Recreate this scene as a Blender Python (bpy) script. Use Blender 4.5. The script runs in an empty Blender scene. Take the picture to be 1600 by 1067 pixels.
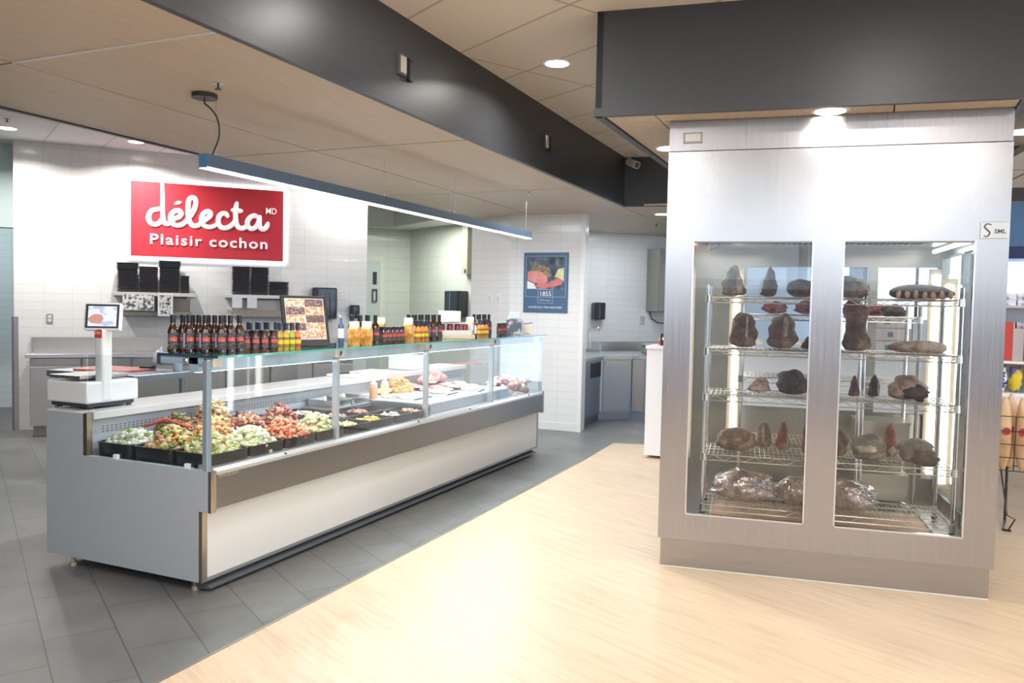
import bpy, bmesh, math, random
from mathutils import Vector, Matrix, noise, Euler
random.seed(7)
SC = bpy.context.scene
COL = SC.collection
PI = math.pi
R = math.radians

# ---------------------------------------------------------------- camera
cam = bpy.data.cameras.new('camera'); camo = bpy.data.objects.new('camera', cam); COL.objects.link(camo)
cam.sensor_width = 36; cam.lens = 1267.0 / 1600 * 36; cam.clip_start = .05; cam.clip_end = 200
YAW, PIT, ROL = .414, .0441, .0206
f = Vector((-math.sin(YAW) * math.cos(PIT), math.cos(YAW) * math.cos(PIT), -math.sin(PIT)))
r0 = Vector((math.cos(YAW), math.sin(YAW), 0)); u0 = r0.cross(f)
rr = r0 * math.cos(ROL) + u0 * math.sin(ROL); uu = -r0 * math.sin(ROL) + u0 * math.cos(ROL)
camo.matrix_world = Matrix(((rr.x, uu.x, -f.x, 0), (rr.y, uu.y, -f.y, 0), (rr.z, uu.z, -f.z, 1.6), (0, 0, 0, 1)))
SC.camera = camo
# ---------------------------------------------------------------- world: daylight outside the shop windows
w = bpy.data.worlds.new('world'); SC.world = w; w.use_nodes = True
bg = w.node_tree.nodes['Background']; bg.inputs[0].default_value = (.72, .86, 1, 1); bg.inputs[1].default_value = 2.3
SC.view_settings.view_transform = 'Standard'; SC.view_settings.look = 'None'
SC.view_settings.exposure = 0.0; SC.view_settings.gamma = 1; SC.view_settings.use_curve_mapping = False
SC.cycles.max_bounces = 8; SC.cycles.transparent_max_bounces = 24; SC.cycles.diffuse_bounces = 4; SC.cycles.glossy_bounces = 4
SC.cycles.caustics_reflective = False; SC.cycles.caustics_refractive = False
SC.cycles.sample_clamp_indirect = 6

def area(name, loc, rot, sx, sy, power, col=(1, 1, 1), shape='RECTANGLE', spread=PI):
    l = bpy.data.lights.new(name, 'AREA'); l.shape = shape; l.size = sx; l.size_y = sy; l.energy = power; l.color = col; l.spread = spread
    o = bpy.data.objects.new(name, l); o.location = loc; o.rotation_euler = rot; COL.objects.link(o); return o
# daylight through the shop windows behind the camera and to the right
area('window_daylight', (1.5, -3.3, 2.6), (R(90), 0, 0), 11, 1.3, 60, (.80, .90, 1))
area('window_daylight', (7.9, 3.0, 1.75), (R(90), 0, R(90)), 8, 2.2, 110, (.80, .90, 1))
# added fill lamps below the shop ceiling, out of view
for x, y in ((-1.2, .3), (1.8, .6), (-1.2, -2.3), (1.8, -2.1), (4.6, 1.8), (4.6, 5.0)):
    area('fill_lamp', (x, y, 3.32), (0, 0, 0), 1.15, .55, 75, (1, .97, .93))

# ---------------------------------------------------------------- materials
_m = {}
def mat(name, col=(.8, .8, .8), rough=.5, metal=0, emit=None, es=0, coat=0, spec=.5, alpha=None):
    if name in _m: return _m[name]
    m = bpy.data.materials.new(name); m.use_nodes = True
    b = m.node_tree.nodes['Principled BSDF']
    b.inputs['Base Color'].default_value = (*col, 1); b.inputs['Roughness'].default_value = rough; b.inputs['Metallic'].default_value = metal
    b.inputs['Specular IOR Level'].default_value = spec
    b.inputs['Coat Weight'].default_value = coat
    if emit: b.inputs['Emission Color'].default_value = (*emit, 1); b.inputs['Emission Strength'].default_value = es
    _m[name] = m; return m
def nt(m): return m.node_tree.nodes, m.node_tree.links, m.node_tree.nodes['Principled BSDF']
def coords(N, L, scale=(1, 1, 1), rot=(0, 0, 0), src='Object'):
    t = N.new('ShaderNodeTexCoord'); mp = N.new('ShaderNodeMapping'); mp.inputs['Scale'].default_value = scale; mp.inputs['Rotation'].default_value = rot
    L.new(t.outputs[src], mp.inputs[0]); return mp.outputs[0]
def ramp(N, L, fac, stops, interp='LINEAR'):
    r = N.new('ShaderNodeValToRGB'); e = r.color_ramp.elements; r.color_ramp.interpolation = interp
    while len(e) < len(stops): e.new(.5)
    for el, (p, c) in zip(e, stops): el.position = p; el.color = (*c, 1) if len(c) == 3 else c
    L.new(fac, r.inputs[0]); return r.outputs[0]
def noise_t(N, L, vec, sc, det=3, rough=.5):
    n = N.new('ShaderNodeTexNoise'); n.inputs['Scale'].default_value = sc; n.inputs['Detail'].default_value = det; n.inputs['Roughness'].default_value = rough
    L.new(vec, n.inputs['Vector']); return n.outputs['Fac']
def bump(N, L, b, h, st=.2, d=.01):
    bp = N.new('ShaderNodeBump'); bp.inputs['Strength'].default_value = st; bp.inputs['Distance'].default_value = d
    L.new(h, bp.inputs['Height']); L.new(bp.outputs[0], b.inputs['Normal'])
def noisy(name, c1, c2, sc=6, rough=.5, metal=0, stretch=(1, 1, 1), bst=0, det=4, lo=.3, hi=.7, spec=.5, coat=0):
    if name in _m: return _m[name]
    m = mat(name, c1, rough, metal, spec=spec, coat=coat); N, L, b = nt(m)
    f_ = noise_t(N, L, coords(N, L, stretch), sc, det)
    L.new(ramp(N, L, f_, [(lo, c1), (hi, c2)]), b.inputs['Base Color'])
    if bst: bump(N, L, b, f_, bst)
    return m
def steel(name, col=(.60, .60, .61), rough=.27, stretch=(60, 60, 1.2), var=.10):
    if name in _m: return _m[name]
    m = mat(name, col, rough, 1.0); N, L, b = nt(m)
    v = coords(N, L, stretch)
    f_ = noise_t(N, L, v, 3, 2)
    mr = N.new('ShaderNodeMapRange'); mr.inputs[3].default_value = rough - var; mr.inputs[4].default_value = rough + var
    L.new(f_, mr.inputs[0]); L.new(mr.outputs[0], b.inputs['Roughness'])
    L.new(ramp(N, L, f_, [(.2, tuple(c * .93 for c in col)), (.8, tuple(min(1, c * 1.06) for c in col))]), b.inputs['Base Color'])
    v2 = coords(N, L, (1, 1, 1)); f2 = noise_t(N, L, v2, 1.6, 2); bump(N, L, b, f2, .12, .02)
    return m
def tile_wall(name, c1, c2, mortar, bw, bh, ms=.004, offset=0, rough=.18, sw=(1, 0, 2), bumpst=.15):
    """bricks laid over the local x/z plane of a wall"""
    if name in _m: return _m[name]
    m = mat(name, c1, rough, coat=.15); N, L, b = nt(m)
    t = N.new('ShaderNodeTexCoord'); s = N.new('ShaderNodeSeparateXYZ'); c = N.new('ShaderNodeCombineXYZ')
    L.new(t.outputs['Object'], s.inputs[0]); L.new(s.outputs[0], c.inputs[0]); L.new(s.outputs[2], c.inputs[1])
    br = N.new('ShaderNodeTexBrick'); br.offset = offset; br.squash = 1
    for k, v in (('Color1', c1), ('Color2', c2), ('Mortar', mortar)): br.inputs[k].default_value = (*v, 1)
    br.inputs['Scale'].default_value = 1; br.inputs['Mortar Size'].default_value = ms; br.inputs['Mortar Smooth'].default_value = .1
    br.inputs['Brick Width'].default_value = bw; br.inputs['Row Height'].default_value = bh
    L.new(c.outputs[0], br.inputs['Vector']); L.new(br.outputs['Color'], b.inputs['Base Color'])
    inv = N.new('ShaderNodeMath'); inv.operation = 'SUBTRACT'; inv.inputs[0].default_value = 1; L.new(br.outputs['Fac'], inv.inputs[1])
    bump(N, L, b, inv.outputs[0], bumpst, .003)
    return m
def glass(name, tint=(.97, .99, 1), refl=1.0, rough=.02, rcol=(1, 1, 1)):
    if name in _m: return _m[name]
    m = bpy.data.materials.new(name); m.use_nodes = True; N, L = m.node_tree.nodes, m.node_tree.links
    N.remove(N['Principled BSDF']); out = N['Material Output']
    tr = N.new('ShaderNodeBsdfTransparent'); tr.inputs[0].default_value = (*tint, 1)
    gl = N.new('ShaderNodeBsdfGlossy'); gl.inputs['Roughness'].default_value = rough; gl.inputs[0].default_value = (*rcol, 1)
    fr = N.new('ShaderNodeFresnel'); ge = N.new('ShaderNodeNewGeometry'); mr = N.new('ShaderNodeMapRange')
    mr.inputs[3].default_value = 1.5; mr.inputs[4].default_value = 1 / 1.5; L.new(ge.outputs['Backfacing'], mr.inputs[0]); L.new(mr.outputs[0], fr.inputs[0])
    ml = N.new('ShaderNodeMath'); ml.operation = 'MULTIPLY'; ml.inputs[1].default_value = refl; L.new(fr.outputs[0], ml.inputs[0])
    mx = N.new('ShaderNodeMixShader'); L.new(ml.outputs[0], mx.inputs[0]); L.new(tr.outputs[0], mx.inputs[1]); L.new(gl.outputs[0], mx.inputs[2])
    L.new(mx.outputs[0], out.inputs[0]); _m[name] = m; return m
def emis(name, col, s):
    if name in _m: return _m[name]
    return mat(name, (.9, .9, .9), .5, 0, col, s)
def islands(name, cols, rough=.45, sc=20, bst=.3, spec=.4):
    """colour picked per chunk of a heap"""
    if name in _m: return _m[name]
    m = mat(name, cols[0], rough, spec=spec); N, L, b = nt(m)
    g = N.new('ShaderNodeNewGeometry')
    n = len(cols); c1 = ramp(N, L, g.outputs['Random Per Island'], [(i / n, c) for i, c in enumerate(cols)], 'CONSTANT')
    f_ = noise_t(N, L, coords(N, L), sc, 3)
    mx = N.new('ShaderNodeMix'); mx.data_type = 'RGBA'; mx.blend_type = 'MULTIPLY'; mx.inputs[0].default_value = .5
    L.new(c1, mx.inputs[6]); L.new(ramp(N, L, f_, [(.3, (.45, .40, .35)), (.6, (1, 1, 1))]), mx.inputs[7]); L.new(mx.outputs[2], b.inputs['Base Color'])
    bump(N, L, b, f_, bst); return m

# ---------------------------------------------------------------- mesh helper
class MB:
    def __init__(s): s.v = []; s.f = []; s.sm = False
    def add(s, vs, fs):
        k = len(s.v); s.v += [tuple(v) for v in vs]; s.f += [tuple(i + k for i in q) for q in fs]; return s
    def box(s, x0, y0, z0, x1, y1, z1, M=None):
        vs = [Vector((x, y, z)) for z in (z0, z1) for y in (y0, y1) for x in (x0, x1)]
        if M: vs = [M @ v for v in vs]
        return s.add(vs, [(0, 2, 3, 1), (4, 5, 7, 6), (0, 1, 5, 4), (2, 6, 7, 3), (0, 4, 6, 2), (1, 3, 7, 5)])
    def prism(s, poly, a, b, axis='y'):
        """poly in the two other axes, extruded from a to b along axis"""
        n = len(poly)
        def P(p, t): return (p[0], t, p[1]) if axis == 'y' else ((t, p[0], p[1]) if axis == 'x' else (p[0], p[1], t))
        vs = [P(p, a) for p in poly] + [P(p, b) for p in poly]
        fs = [tuple(range(n)), tuple(range(2 * n - 1, n - 1, -1))] + [(i, i + n, (i + 1) % n + n, (i + 1) % n) for i in range(n)]
        return s.add(vs, fs)
    def lathe(s, prof, n=16, c=(0, 0, 0), M=None, sx=1, sy=1):
        vs = []
        for r_, z in prof:
            for i in range(n):
                a = 2 * PI * i / n; vs.append(Vector((c[0] + sx * r_ * math.cos(a), c[1] + sy * r_ * math.sin(a), c[2] + z)))
        if M: vs = [M @ v for v in vs]
        fs = []
        for j in range(len(prof) - 1):
            for i in range(n): k = (i + 1) % n; fs.append((j * n + i, j * n + k, (j + 1) * n + k, (j + 1) * n + i))
        fs.append(tuple(range(n - 1, -1, -1))); q = (len(prof) - 1) * n; fs.append(tuple(range(q, q + n)))
        return s.add(vs, fs)
    def cyl(s, p, q, r_, n=10, r2=None):
        p, q = Vector(p), Vector(q); d = q - p; rot = d.to_track_quat('Z', 'Y').to_matrix().to_4x4()
        M = Matrix.Translation(p) @ rot; return s.lathe([(r_, 0), (r_ if r2 is None else r2, d.length)], n, M=M)
    def tube(s, pts, r_, n=8, flat=None):
        pts = [Vector(p) for p in pts]; m = len(pts); vs = []
        up = None
        for i, p in enumerate(pts):
            d = (pts[min(i + 1, m - 1)] - pts[max(i - 1, 0)]).normalized()
            if flat: nrm = Vector(flat); side = d.cross(nrm).normalized()
            else:
                if up is None: up = Vector((0, 0, 1)) if abs(d.z) < .9 else Vector((1, 0, 0))
                side = d.cross(up).normalized(); nrm = side.cross(d).normalized(); up = nrm
            rad = r_[i] if isinstance(r_, (list, tuple)) else r_
            for k in range(n):
                a = 2 * PI * k / n; vs.append(p + side * rad * math.cos(a) + nrm * rad * math.sin(a) * (.35 if flat else 1))
        fs = [(i * n + k, i * n + (k + 1) % n, (i + 1) * n + (k + 1) % n, (i + 1) * n + k) for i in range(m - 1) for k in range(n)]
        fs += [tuple(range(n - 1, -1, -1)), tuple(range((m - 1) * n, m * n))]
        return s.add(vs, fs)
    def blob(s, c, r_, sub=2, amp=.2, fr=1.5, seed=0, rot=None, squash=None, fn=None):
        vs0, fs = ico(sub); c = Vector(c); rv = Vector(r_) if not isinstance(r_, (int, float)) else Vector((r_,) * 3)
        vs = []
        for v in vs0:
            v = Vector(v); k = 1 + amp * (noise.noise(v * fr + Vector((seed * 3.1, seed * 1.7, seed))) * 1.6 + .5 * noise.noise(v * fr * 2.7 + Vector((seed, 5, 1))))
            p = Vector((v.x * rv.x, v.y * rv.y, v.z * rv.z)) * k
            if fn: p = fn(p, v)
            if rot: p = rot @ p
            if squash is not None and p.z < squash: p.z = squash + (p.z - squash) * .12
            vs.append(p + c)
        return s.add(vs, fs)
    def build(s, name, m, parent=None, smooth=False, bevel=0, loc=None, rotz=0):
        me = bpy.data.meshes.new(name); me.from_pydata(s.v, [], s.f); me.materials.append(m)
        bm = bmesh.new(); bm.from_mesh(me); bmesh.ops.recalc_face_normals(bm, faces=bm.faces); bm.to_mesh(me); bm.free()
        if smooth:
            for p in me.polygons: p.use_smooth = True
            if smooth == 'auto':
                try: me.set_sharp_from_angle(angle=R(35))
                except Exception: pass
        o = bpy.data.objects.new(name, me); COL.objects.link(o)
        if parent: o.parent = parent
        if loc is not None: o.location = loc
        if rotz: o.rotation_euler = (0, 0, rotz)
        if bevel:
            b = o.modifiers.new('bevel', 'BEVEL'); b.width = bevel; b.segments = 2; b.limit_method = 'ANGLE'; b.angle_limit = R(40)
        return o
_ico = {}
def ico(n):
    if n not in _ico:
        bm = bmesh.new(); bmesh.ops.create_icosphere(bm, subdivisions=n, radius=1); bm.verts.ensure_lookup_table()
        _ico[n] = ([tuple(v.co) for v in bm.verts], [tuple(v.index for v in f_.verts) for f_ in bm.faces]); bm.free()
    return _ico[n]
def tag(o, label, cat, group=None, kind=None):
    o['label'] = label; o['category'] = cat
    if group: o['group'] = group
    if kind: o['kind'] = kind
    return o
def thing(name, label, cat, loc=(0, 0, 0), rotz=0, group=None):
    o = bpy.data.objects.new(name, None); COL.objects.link(o); o.empty_display_size = .1
    o.location = loc; o.rotation_euler = (0, 0, rotz); return tag(o, label, cat, group)
def struct(o): o['kind'] = 'structure'; return o
def copy_tree(o, parent=None, loc=None, rotz=None, label=None, group=None, kids=None):
    c = o.copy(); COL.objects.link(c); c.parent = parent
    if loc is not None: c.location = loc
    if rotz is not None: c.rotation_euler = (0, 0, rotz)
    if label: c['label'] = label
    if group: c['group'] = group
    for ch in KIDS.get(o.name, ()) if kids is None else kids: copy_tree(ch, c)
    return c
KIDS = {}
def reg(o):   # remember the children of a prototype
    ch = [x for x in bpy.data.objects if x.parent == o]; KIDS[o.name] = ch
    for x in ch: reg(x)
    return o
def text_mesh(name, s, size, m, parent, M, ext=.002, offset=0, align='LEFT', label=None, xs=1, sp=1):
    cu = bpy.data.curves.new(name, 'FONT'); cu.body = s; cu.size = size; cu.extrude = ext; cu.offset = offset; cu.align_x = align; cu.resolution_u = 3; cu.space_character = sp
    t = bpy.data.objects.new(name, cu); COL.objects.link(t); dg = bpy.context.evaluated_depsgraph_get(); dg.update()
    me = bpy.data.meshes.new_from_object(t.evaluated_get(dg)); COL.objects.unlink(t); bpy.data.objects.remove(t)
    me.materials.clear(); me.materials.append(m); o = bpy.data.objects.new(name, me); COL.objects.link(o)
    o.parent = parent; o.matrix_local = M @ Matrix.Diagonal((xs, 1, 1, 1))
    if label: o['label'] = label
    return o
FACE = Matrix.Rotation(R(90), 4, 'X')      # text lying in x/z plane, reading from -y side

# common materials
STEEL = steel('brushed_steel'); STEELH = steel('brushed_steel_horizontal', (.58, .58, .59), .30, (1.2, 60, 60))
DSTEEL = steel('grey_band_steel', (.27, .265, .27), .33, (1.0, 1.0, 60)); CHROME = mat('chrome', (.75, .75, .76), .15, 1)
WHITE = mat('white_plastic', (.82, .82, .82), .35); WPAINT = mat('white_paint', (.80, .80, .79), .5)
BLACK = mat('black_plastic', (.02, .02, .022), .35); DGREY = noisy('charcoal_paint', (.034, .036, .042), (.042, .044, .050), 30, .38, stretch=(1, 1, 6))
TILE = tile_wall('white_wall_tile', (.80, .80, .79), (.78, .78, .78), (.70, .70, .70), .305, .102)
PEBBLE = BLACK

# ================================================================ SETTING
# floors
def floor_tile_mat():
    m = mat('grey_floor_tile', (.16, .165, .165), .42); N, L, b = nt(m)
    v = coords(N, L, (1, 1, 1), (0, 0, R(32)))
    br = N.new('ShaderNodeTexBrick'); br.offset = .5; br.squash = 1
    for k, c in (('Color1', (.135, .138, .138)), ('Color2', (.16, .162, .162)), ('Mortar', (.07, .07, .07))): br.inputs[k].default_value = (*c, 1)
    br.inputs['Scale'].default_value = 1; br.inputs['Mortar Size'].default_value = .0035; br.inputs['Brick Width'].default_value = .61; br.inputs['Row Height'].default_value = .3075
    L.new(v, br.inputs['Vector'])
    n = noise_t(N, L, coords(N, L), 2.2, 6, .6)
    mx = N.new('ShaderNodeMix'); mx.data_type = 'RGBA'; mx.blend_type = 'MULTIPLY'; mx.inputs[0].default_value = 1
    L.new(br.outputs['Color'], mx.inputs[6]); L.new(ramp(N, L, n, [(.3, (.80, .80, .80)), (.7, (1.15, 1.15, 1.12))]), mx.inputs[7]); L.new(mx.outputs[2], b.inputs['Base Color'])
    return m
def wood_floor_mat():
    m = mat('pale_wood_floor', (.55, .40, .26), .38); N, L, b = nt(m)
    v = coords(N, L, (1, 1, 1), (0, 0, R(26)))
    br = N.new('ShaderNodeTexBrick'); br.offset = .37; br.squash = 1
    for k, c in (('Color1', (.55, .425, .295)), ('Color2', (.58, .455, .32)), ('Mortar', (.53, .405, .28))): br.inputs[k].default_value = (*c, 1)
    br.inputs['Scale'].default_value = 1; br.inputs['Mortar Size'].default_value = .001; br.inputs['Brick Width'].default_value = 1.22; br.inputs['Row Height'].default_value = .18
    L.new(v, br.inputs['Vector'])
    mp = N.new('ShaderNodeMapping'); mp.inputs['Scale'].default_value = (.7, 9, 1); L.new(v, mp.inputs[0])
    n = noise_t(N, L, mp.outputs[0], 3, 6, .62)
    mx = N.new('ShaderNodeMix'); mx.data_type = 'RGBA'; mx.blend_type = 'MULTIPLY'; mx.inputs[0].default_value = 1
    L.new(br.outputs['Color'], mx.inputs[6]); L.new(ramp(N, L, n, [(.3, (.82, .79, .75)), (.52, (1, 1, 1)), (.75, (1.06, 1.06, 1.07))]), mx.inputs[7]); L.new(mx.outputs[2], b.inputs['Base Color'])
    bump(N, L, b, n, .03, .002); return m
line = [(-2.66, -5.2), (-2.66, 5.3), (-2.68, 7.9), (-2.73, 9.25), (-2.38, 9.33), (1.0, 9.65), (1.5, 16)]
g = MB(); g.add([(-14, -5.2, 0)] + [(x, y, 0) for x, y in line] + [(-14, 16, 0)], [tuple(range(9))])
FLT = struct(g.build('floor', floor_tile_mat()))
g = MB(); g.add([(x, y, 0) for x, y in line] + [(8, 16, 0), (8, -5.2, 0)], [tuple(range(9))])
struct(g.build('floor', wood_floor_mat()))
g = MB()
for (a, b_) in zip(line[:5], line[1:5]):
    a, b_ = Vector((*a, 0)), Vector((*b_, 0)); d = (b_ - a).normalized(); n_ = Vector((-d.y, d.x, 0)) * .006
    g.add([a + n_ + Vector((0, 0, .003)), a - n_ + Vector((0, 0, .003)), b_ - n_ + Vector((0, 0, .003)), b_ + n_ + Vector((0, 0, .003))], [(0, 1, 2, 3)])
struct(g.build('trim_1', mat('floor_strip_metal', (.65, .60, .5), .3, 1)))

# sign wall frame (local x along the wall, -y towards the shop)
SWA = math.atan2(.728, .686); S0 = Vector((-9.243, 6.399, 0)); SD = Vector((.686, .728, 0)); SN = Vector((.728, -.686, 0))
def SW(s, off=0, z=0): return S0 + SD * s + SN * off + Vector((0, 0, z))
struct(MB().box(0, 0, 0, 4.2, .35, 3.42).build('wall_sign', TILE, loc=S0, rotz=SWA))
# corner guard at the wall's free end
tag(MB().box(-.02, -.012, 0, .045, 0, 1.35).box(-.022, -.012, 0, -.002, .10, 1.35).build('corner_guard', steel('guard_steel', (.42, .38, .38), .35), loc=S0, rotz=SWA),
    'tall brown steel corner guard on the free end of the tiled wall', 'corner guard')
PALE = tile_wall('pale_room_tile', (.60, .62, .56), (.585, .605, .55), (.50, .52, .47), .61, .2, .005, 0, .35)
BLUEW = mat('pale_blue_wall', (.60, .72, .74), .6)
# corridor beyond the free end of the sign wall
struct(MB().box(-5, 0, 0, 3.2, .2, 3.42).build('wall_corridor', tile_wall('corridor_tile', (.70, .77, .77), (.68, .75, .75), (.58, .65, .65), .305, .102), loc=(-11.2, 7.72, 0), rotz=SWA))
struct(MB().box(-4.2, -.9, 2.42, -.04, -.7, 3.42).build('trim_2', BLUEW, loc=S0 + Vector((-.9, .85, 0)), rotz=SWA))
t = MB().box(-1.3, -.06, 0, -.2, 0, 2.16).build('door_1', mat('dark_door_frame', (.05, .03, .035), .4), loc=(-11.2, 7.72, 0), rotz=SWA); struct(t)
MB().box(-1.2, -.065, 0, -.3, -.055, 2.06).build('doorway_dark', mat('dark_opening', (.012, .01, .012), .6), t)  # dark of the open doorway painted on a flat sheet
# back room seen beyond the end of the sign wall
def wall_between(name, a, b_, z0, z1, m, th=.12):
    a, b_ = Vector((*a, 0)), Vector((*b_, 0)); d = b_ - a
    return struct(MB().box(0, 0, z0, d.length, th, z1).build(name, m, loc=a, rotz=math.atan2(d.y, d.x)))
wall_between('wall_back_left', (-10.9, 9.3), (-7.5, 12.5), 0, 3.42, PALE)
wall_between('wall_back_right', (-7.5, 12.5), (-4.25, 10.61), 0, 3.42, PALE)
g = MB(); g.prism([(-7.95, 11.73), (-7.5, 11.95), (-5.2, 10.33), (-4.3, 10.6), (-7.5, 12.6), (-9.5, 10.9)], 2.9, 3.42, 'z')
struct(g.build('trim_3', mat('room_bulkhead', (.70, .70, .62), .6)))
# poster wall and its angled return
g = MB(); g.prism([(-4.36, 9.81), (-3.345, 9.81), (-3.345, 10.0), (-4.3, 10.0), (-4.3, 10.75), (-4.42, 10.75), (-4.36, 10.05), (-5.05, 10.3), (-5.1, 10.15)], 0, 2.78, 'z')
o = struct(g.build('wall_poster', TILE))
struct(MB().box(-3.375, 9.795, 0, -3.325, 9.83, 2.78).build('trim_4', WHITE))
struct(MB().box(-4.36, 9.803, 0, -3.375, 9.812, .10).build('baseboard_poster', mat('tile_skirting', (.78, .78, .77), .25)))
# wall behind the sink
a = Vector((-4.044, 12.249, 0)); RWA = math.atan2(.728, .686)
struct(MB().box(-.9, 0, 0, 4.6, .2, 2.78).build('wall_sink', TILE, loc=a, rotz=RWA))
# right rear wall of the shop, with its bright window
BLUEP = mat('blue_wall_paint', (.30, .55, .88), .55)
RW = MB()
RW.box(-.3, 13.2, 0, 8, 13.4, .9).box(-.3, 13.2, 2.75, 8, 13.4, 3.42).box(-.3, 13.2, .9, -.1, 13.4, 2.75).box(1.35, 13.2, .9, 8, 13.4, 2.75)
struct(RW.build('wall_rear', BLUEP))
t = struct(MB().box(-.1, 13.2, .9, -.04, 13.28, 2.75).box(1.29, 13.2, .9, 1.35, 13.28, 2.75).box(-.1, 13.2, .9, 1.35, 13.28, .96).box(-.1, 13.2, 2.69, 1.35, 13.28, 2.75).box(.60, 13.2, .9, .64, 13.28, 2.75).build('window_1', DGREY))
MB().box(-.04, 13.235, .96, 1.29, 13.245, 2.69).build('window_pane', glass('window_glass'), t)
# shell behind the camera and on the right: window walls
g = MB()
for x0, x1 in ((-14, -4.2), (7.2, 8)): g.box(x0, -3.6, 0, x1, -3.4, 3.42)
g.box(-4.2, -3.6, 0, 7.2, -3.4, 2.1).box(-4.2, -3.6, 3.25, 7.2, -3.4, 3.42)
for x in (-1.4, 1.4, 4.3): g.box(x - .05, -3.6, 2.1, x + .05, -3.4, 3.25)
struct(g.build('wall_street', mat('lavender_wall', (.26, .29, .40), .6)))
g = MB()
g.box(8, -5.4, 0, 8.2, -1.2, 3.42).box(8, 7.2, 0, 8.2, 16, 3.42).box(8, -1.2, 0, 8.2, 7.2, .7).box(8, -1.2, 2.85, 8.2, 7.2, 3.42)
for y in (1.6, 4.4): g.box(8, y - .05, .7, 8.2, y + .05, 2.85)
struct(g.build('wall_right', WPAINT))
struct(MB().box(-14.2, -5.4, 0, -14, 16, 3.42).build('wall_left', WPAINT))

# ceilings
def tbar(name, c1, mort, ang, bw=1.22, rh=.61):
    if name in _m: return _m[name]
    m = mat(name, c1, .8); N, L, b = nt(m); v = coords(N, L, (1, 1, 1), (0, 0, R(-ang)))
    br = N.new('ShaderNodeTexBrick'); br.offset = 0; br.squash = 1
    for k, c in (('Color1', c1), ('Color2', tuple(x * .985 for x in c1)), ('Mortar', mort)): br.inputs[k].default_value = (*c, 1)
    br.inputs['Scale'].default_value = 1; br.inputs['Mortar Size'].default_value = .011; br.inputs['Brick Width'].default_value = bw; br.inputs['Row Height'].default_value = rh
    L.new(v, br.inputs['Vector']); L.new(br.outputs['Color'], b.inputs['Base Color']); bump(N, L, b, br.outputs['Fac'], .3, .01); return m
CEILF = tbar('shop_ceiling_tile', (.66, .60, .53), (.42, .38, .33), -30)
struct(MB().box(-2.66, -5.2, 3.34, 8, 13.2, 3.42).build('ceiling', CEILF))
CEILB = tbar('rear_ceiling_tile', (.80, .79, .80), (.55, .55, .56), -30)
struct(MB().box(-14, -5.2, 3.42, -4.9, 16, 3.5).build('ceiling', CEILB))
# lowered wood canopy above the counter
def panel_wood():
    m = mat('wood_ceiling_panel', (.36, .28, .21), .5); N, L, b = nt(m)
    v = coords(N, L, (14, .8, 1)); n = noise_t(N, L, v, 3, 5, .6); v2 = coords(N, L, (90, 5, 1)); n2 = noise_t(N, L, v2, 3, 3)
    mx = N.new('ShaderNodeMath'); mx.operation = 'MULTIPLY_ADD'; mx.inputs[1].default_value = .5; L.new(n2, mx.inputs[0])
    h = N.new('ShaderNodeMath'); h.operation = 'MULTIPLY'; h.inputs[1].default_value = .5; L.new(n, h.inputs[0]); L.new(h.outputs[0], mx.inputs[2])
    L.new(ramp(N, L, mx.outputs[0], [(.3, (.50, .41, .32)), (.7, (.62, .53, .43))]), b.inputs['Base Color']); return m
WOODC = panel_wood()
ZC = 2.78; xs = [-5.02, -4.03, -2.68]; ys = [-5.0 + 2.44 * k for k in range(0, 9)]
off = 2.79 - (-5.0 + 2.44 * 3); ys = [-5.18] + [y + off for y in ys if y + off > -5.0 and y + off < 15.5] + [15.6]
g = MB()
for i in range(2):
    for j in range(len(ys) - 1): g.box(xs[i] + .009, ys[j] + .009, ZC, xs[i + 1] - .009, ys[j + 1] - .009, ZC + .02)
# the panels go on to the right over the sink corner
for j in range(len(ys) - 1):
    y0, y1 = max(ys[j], 9.2), ys[j + 1]
    if y1 > 9.3:
        for x0, x1 in ((-2.68, -1.3), (-1.3, 0.1)): g.box(x0 + .006, y0 + .006, ZC, x1 - .006, y1 - .006, ZC + .02)
struct(g.build('ceiling', WOODC))
struct(MB().box(-5.02, -5.19, ZC + .021, -2.685, 15.65, ZC + .6).box(-2.685, 9.3, ZC + .021, .1, 15.65, ZC + .55).build('ceiling', mat('canopy_gap', (.03, .025, .02), .8)))
struct(MB().box(-4.02, 2.775, ZC - .004, -2.685, 2.797, ZC + .01).build('trim_9', mat('seam_strip_grey', (.62, .60, .60), .4)))
struct(MB().box(-5.06, -5.19, ZC - .01, -5.02, 15.6, 3.42).build('trim_5', DGREY))
# charcoal bulkhead beam along the counter with a small lip
g = MB(); g.prism([(-2.68, ZC - .005), (-2.64, ZC - .005), (-2.64, ZC + .045), (-2.65, ZC + .05), (-2.65, 3.34), (-2.68, 3.34)], -5.19, 9.2, 'y')
struct(g.build('trim_6', DGREY))
wall_between('trim_7', (-2.68, 9.17), (1.5, 9.75), ZC - .005, 3.34, DGREY, .06)

# cooler frame
TH = R(7.9); CO = Vector((-1.14, 4.961, 0))
def CK(x, y, z=0): return CO + Vector((x * math.cos(TH) - y * math.sin(TH), x * math.sin(TH) + y * math.cos(TH), z))
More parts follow.
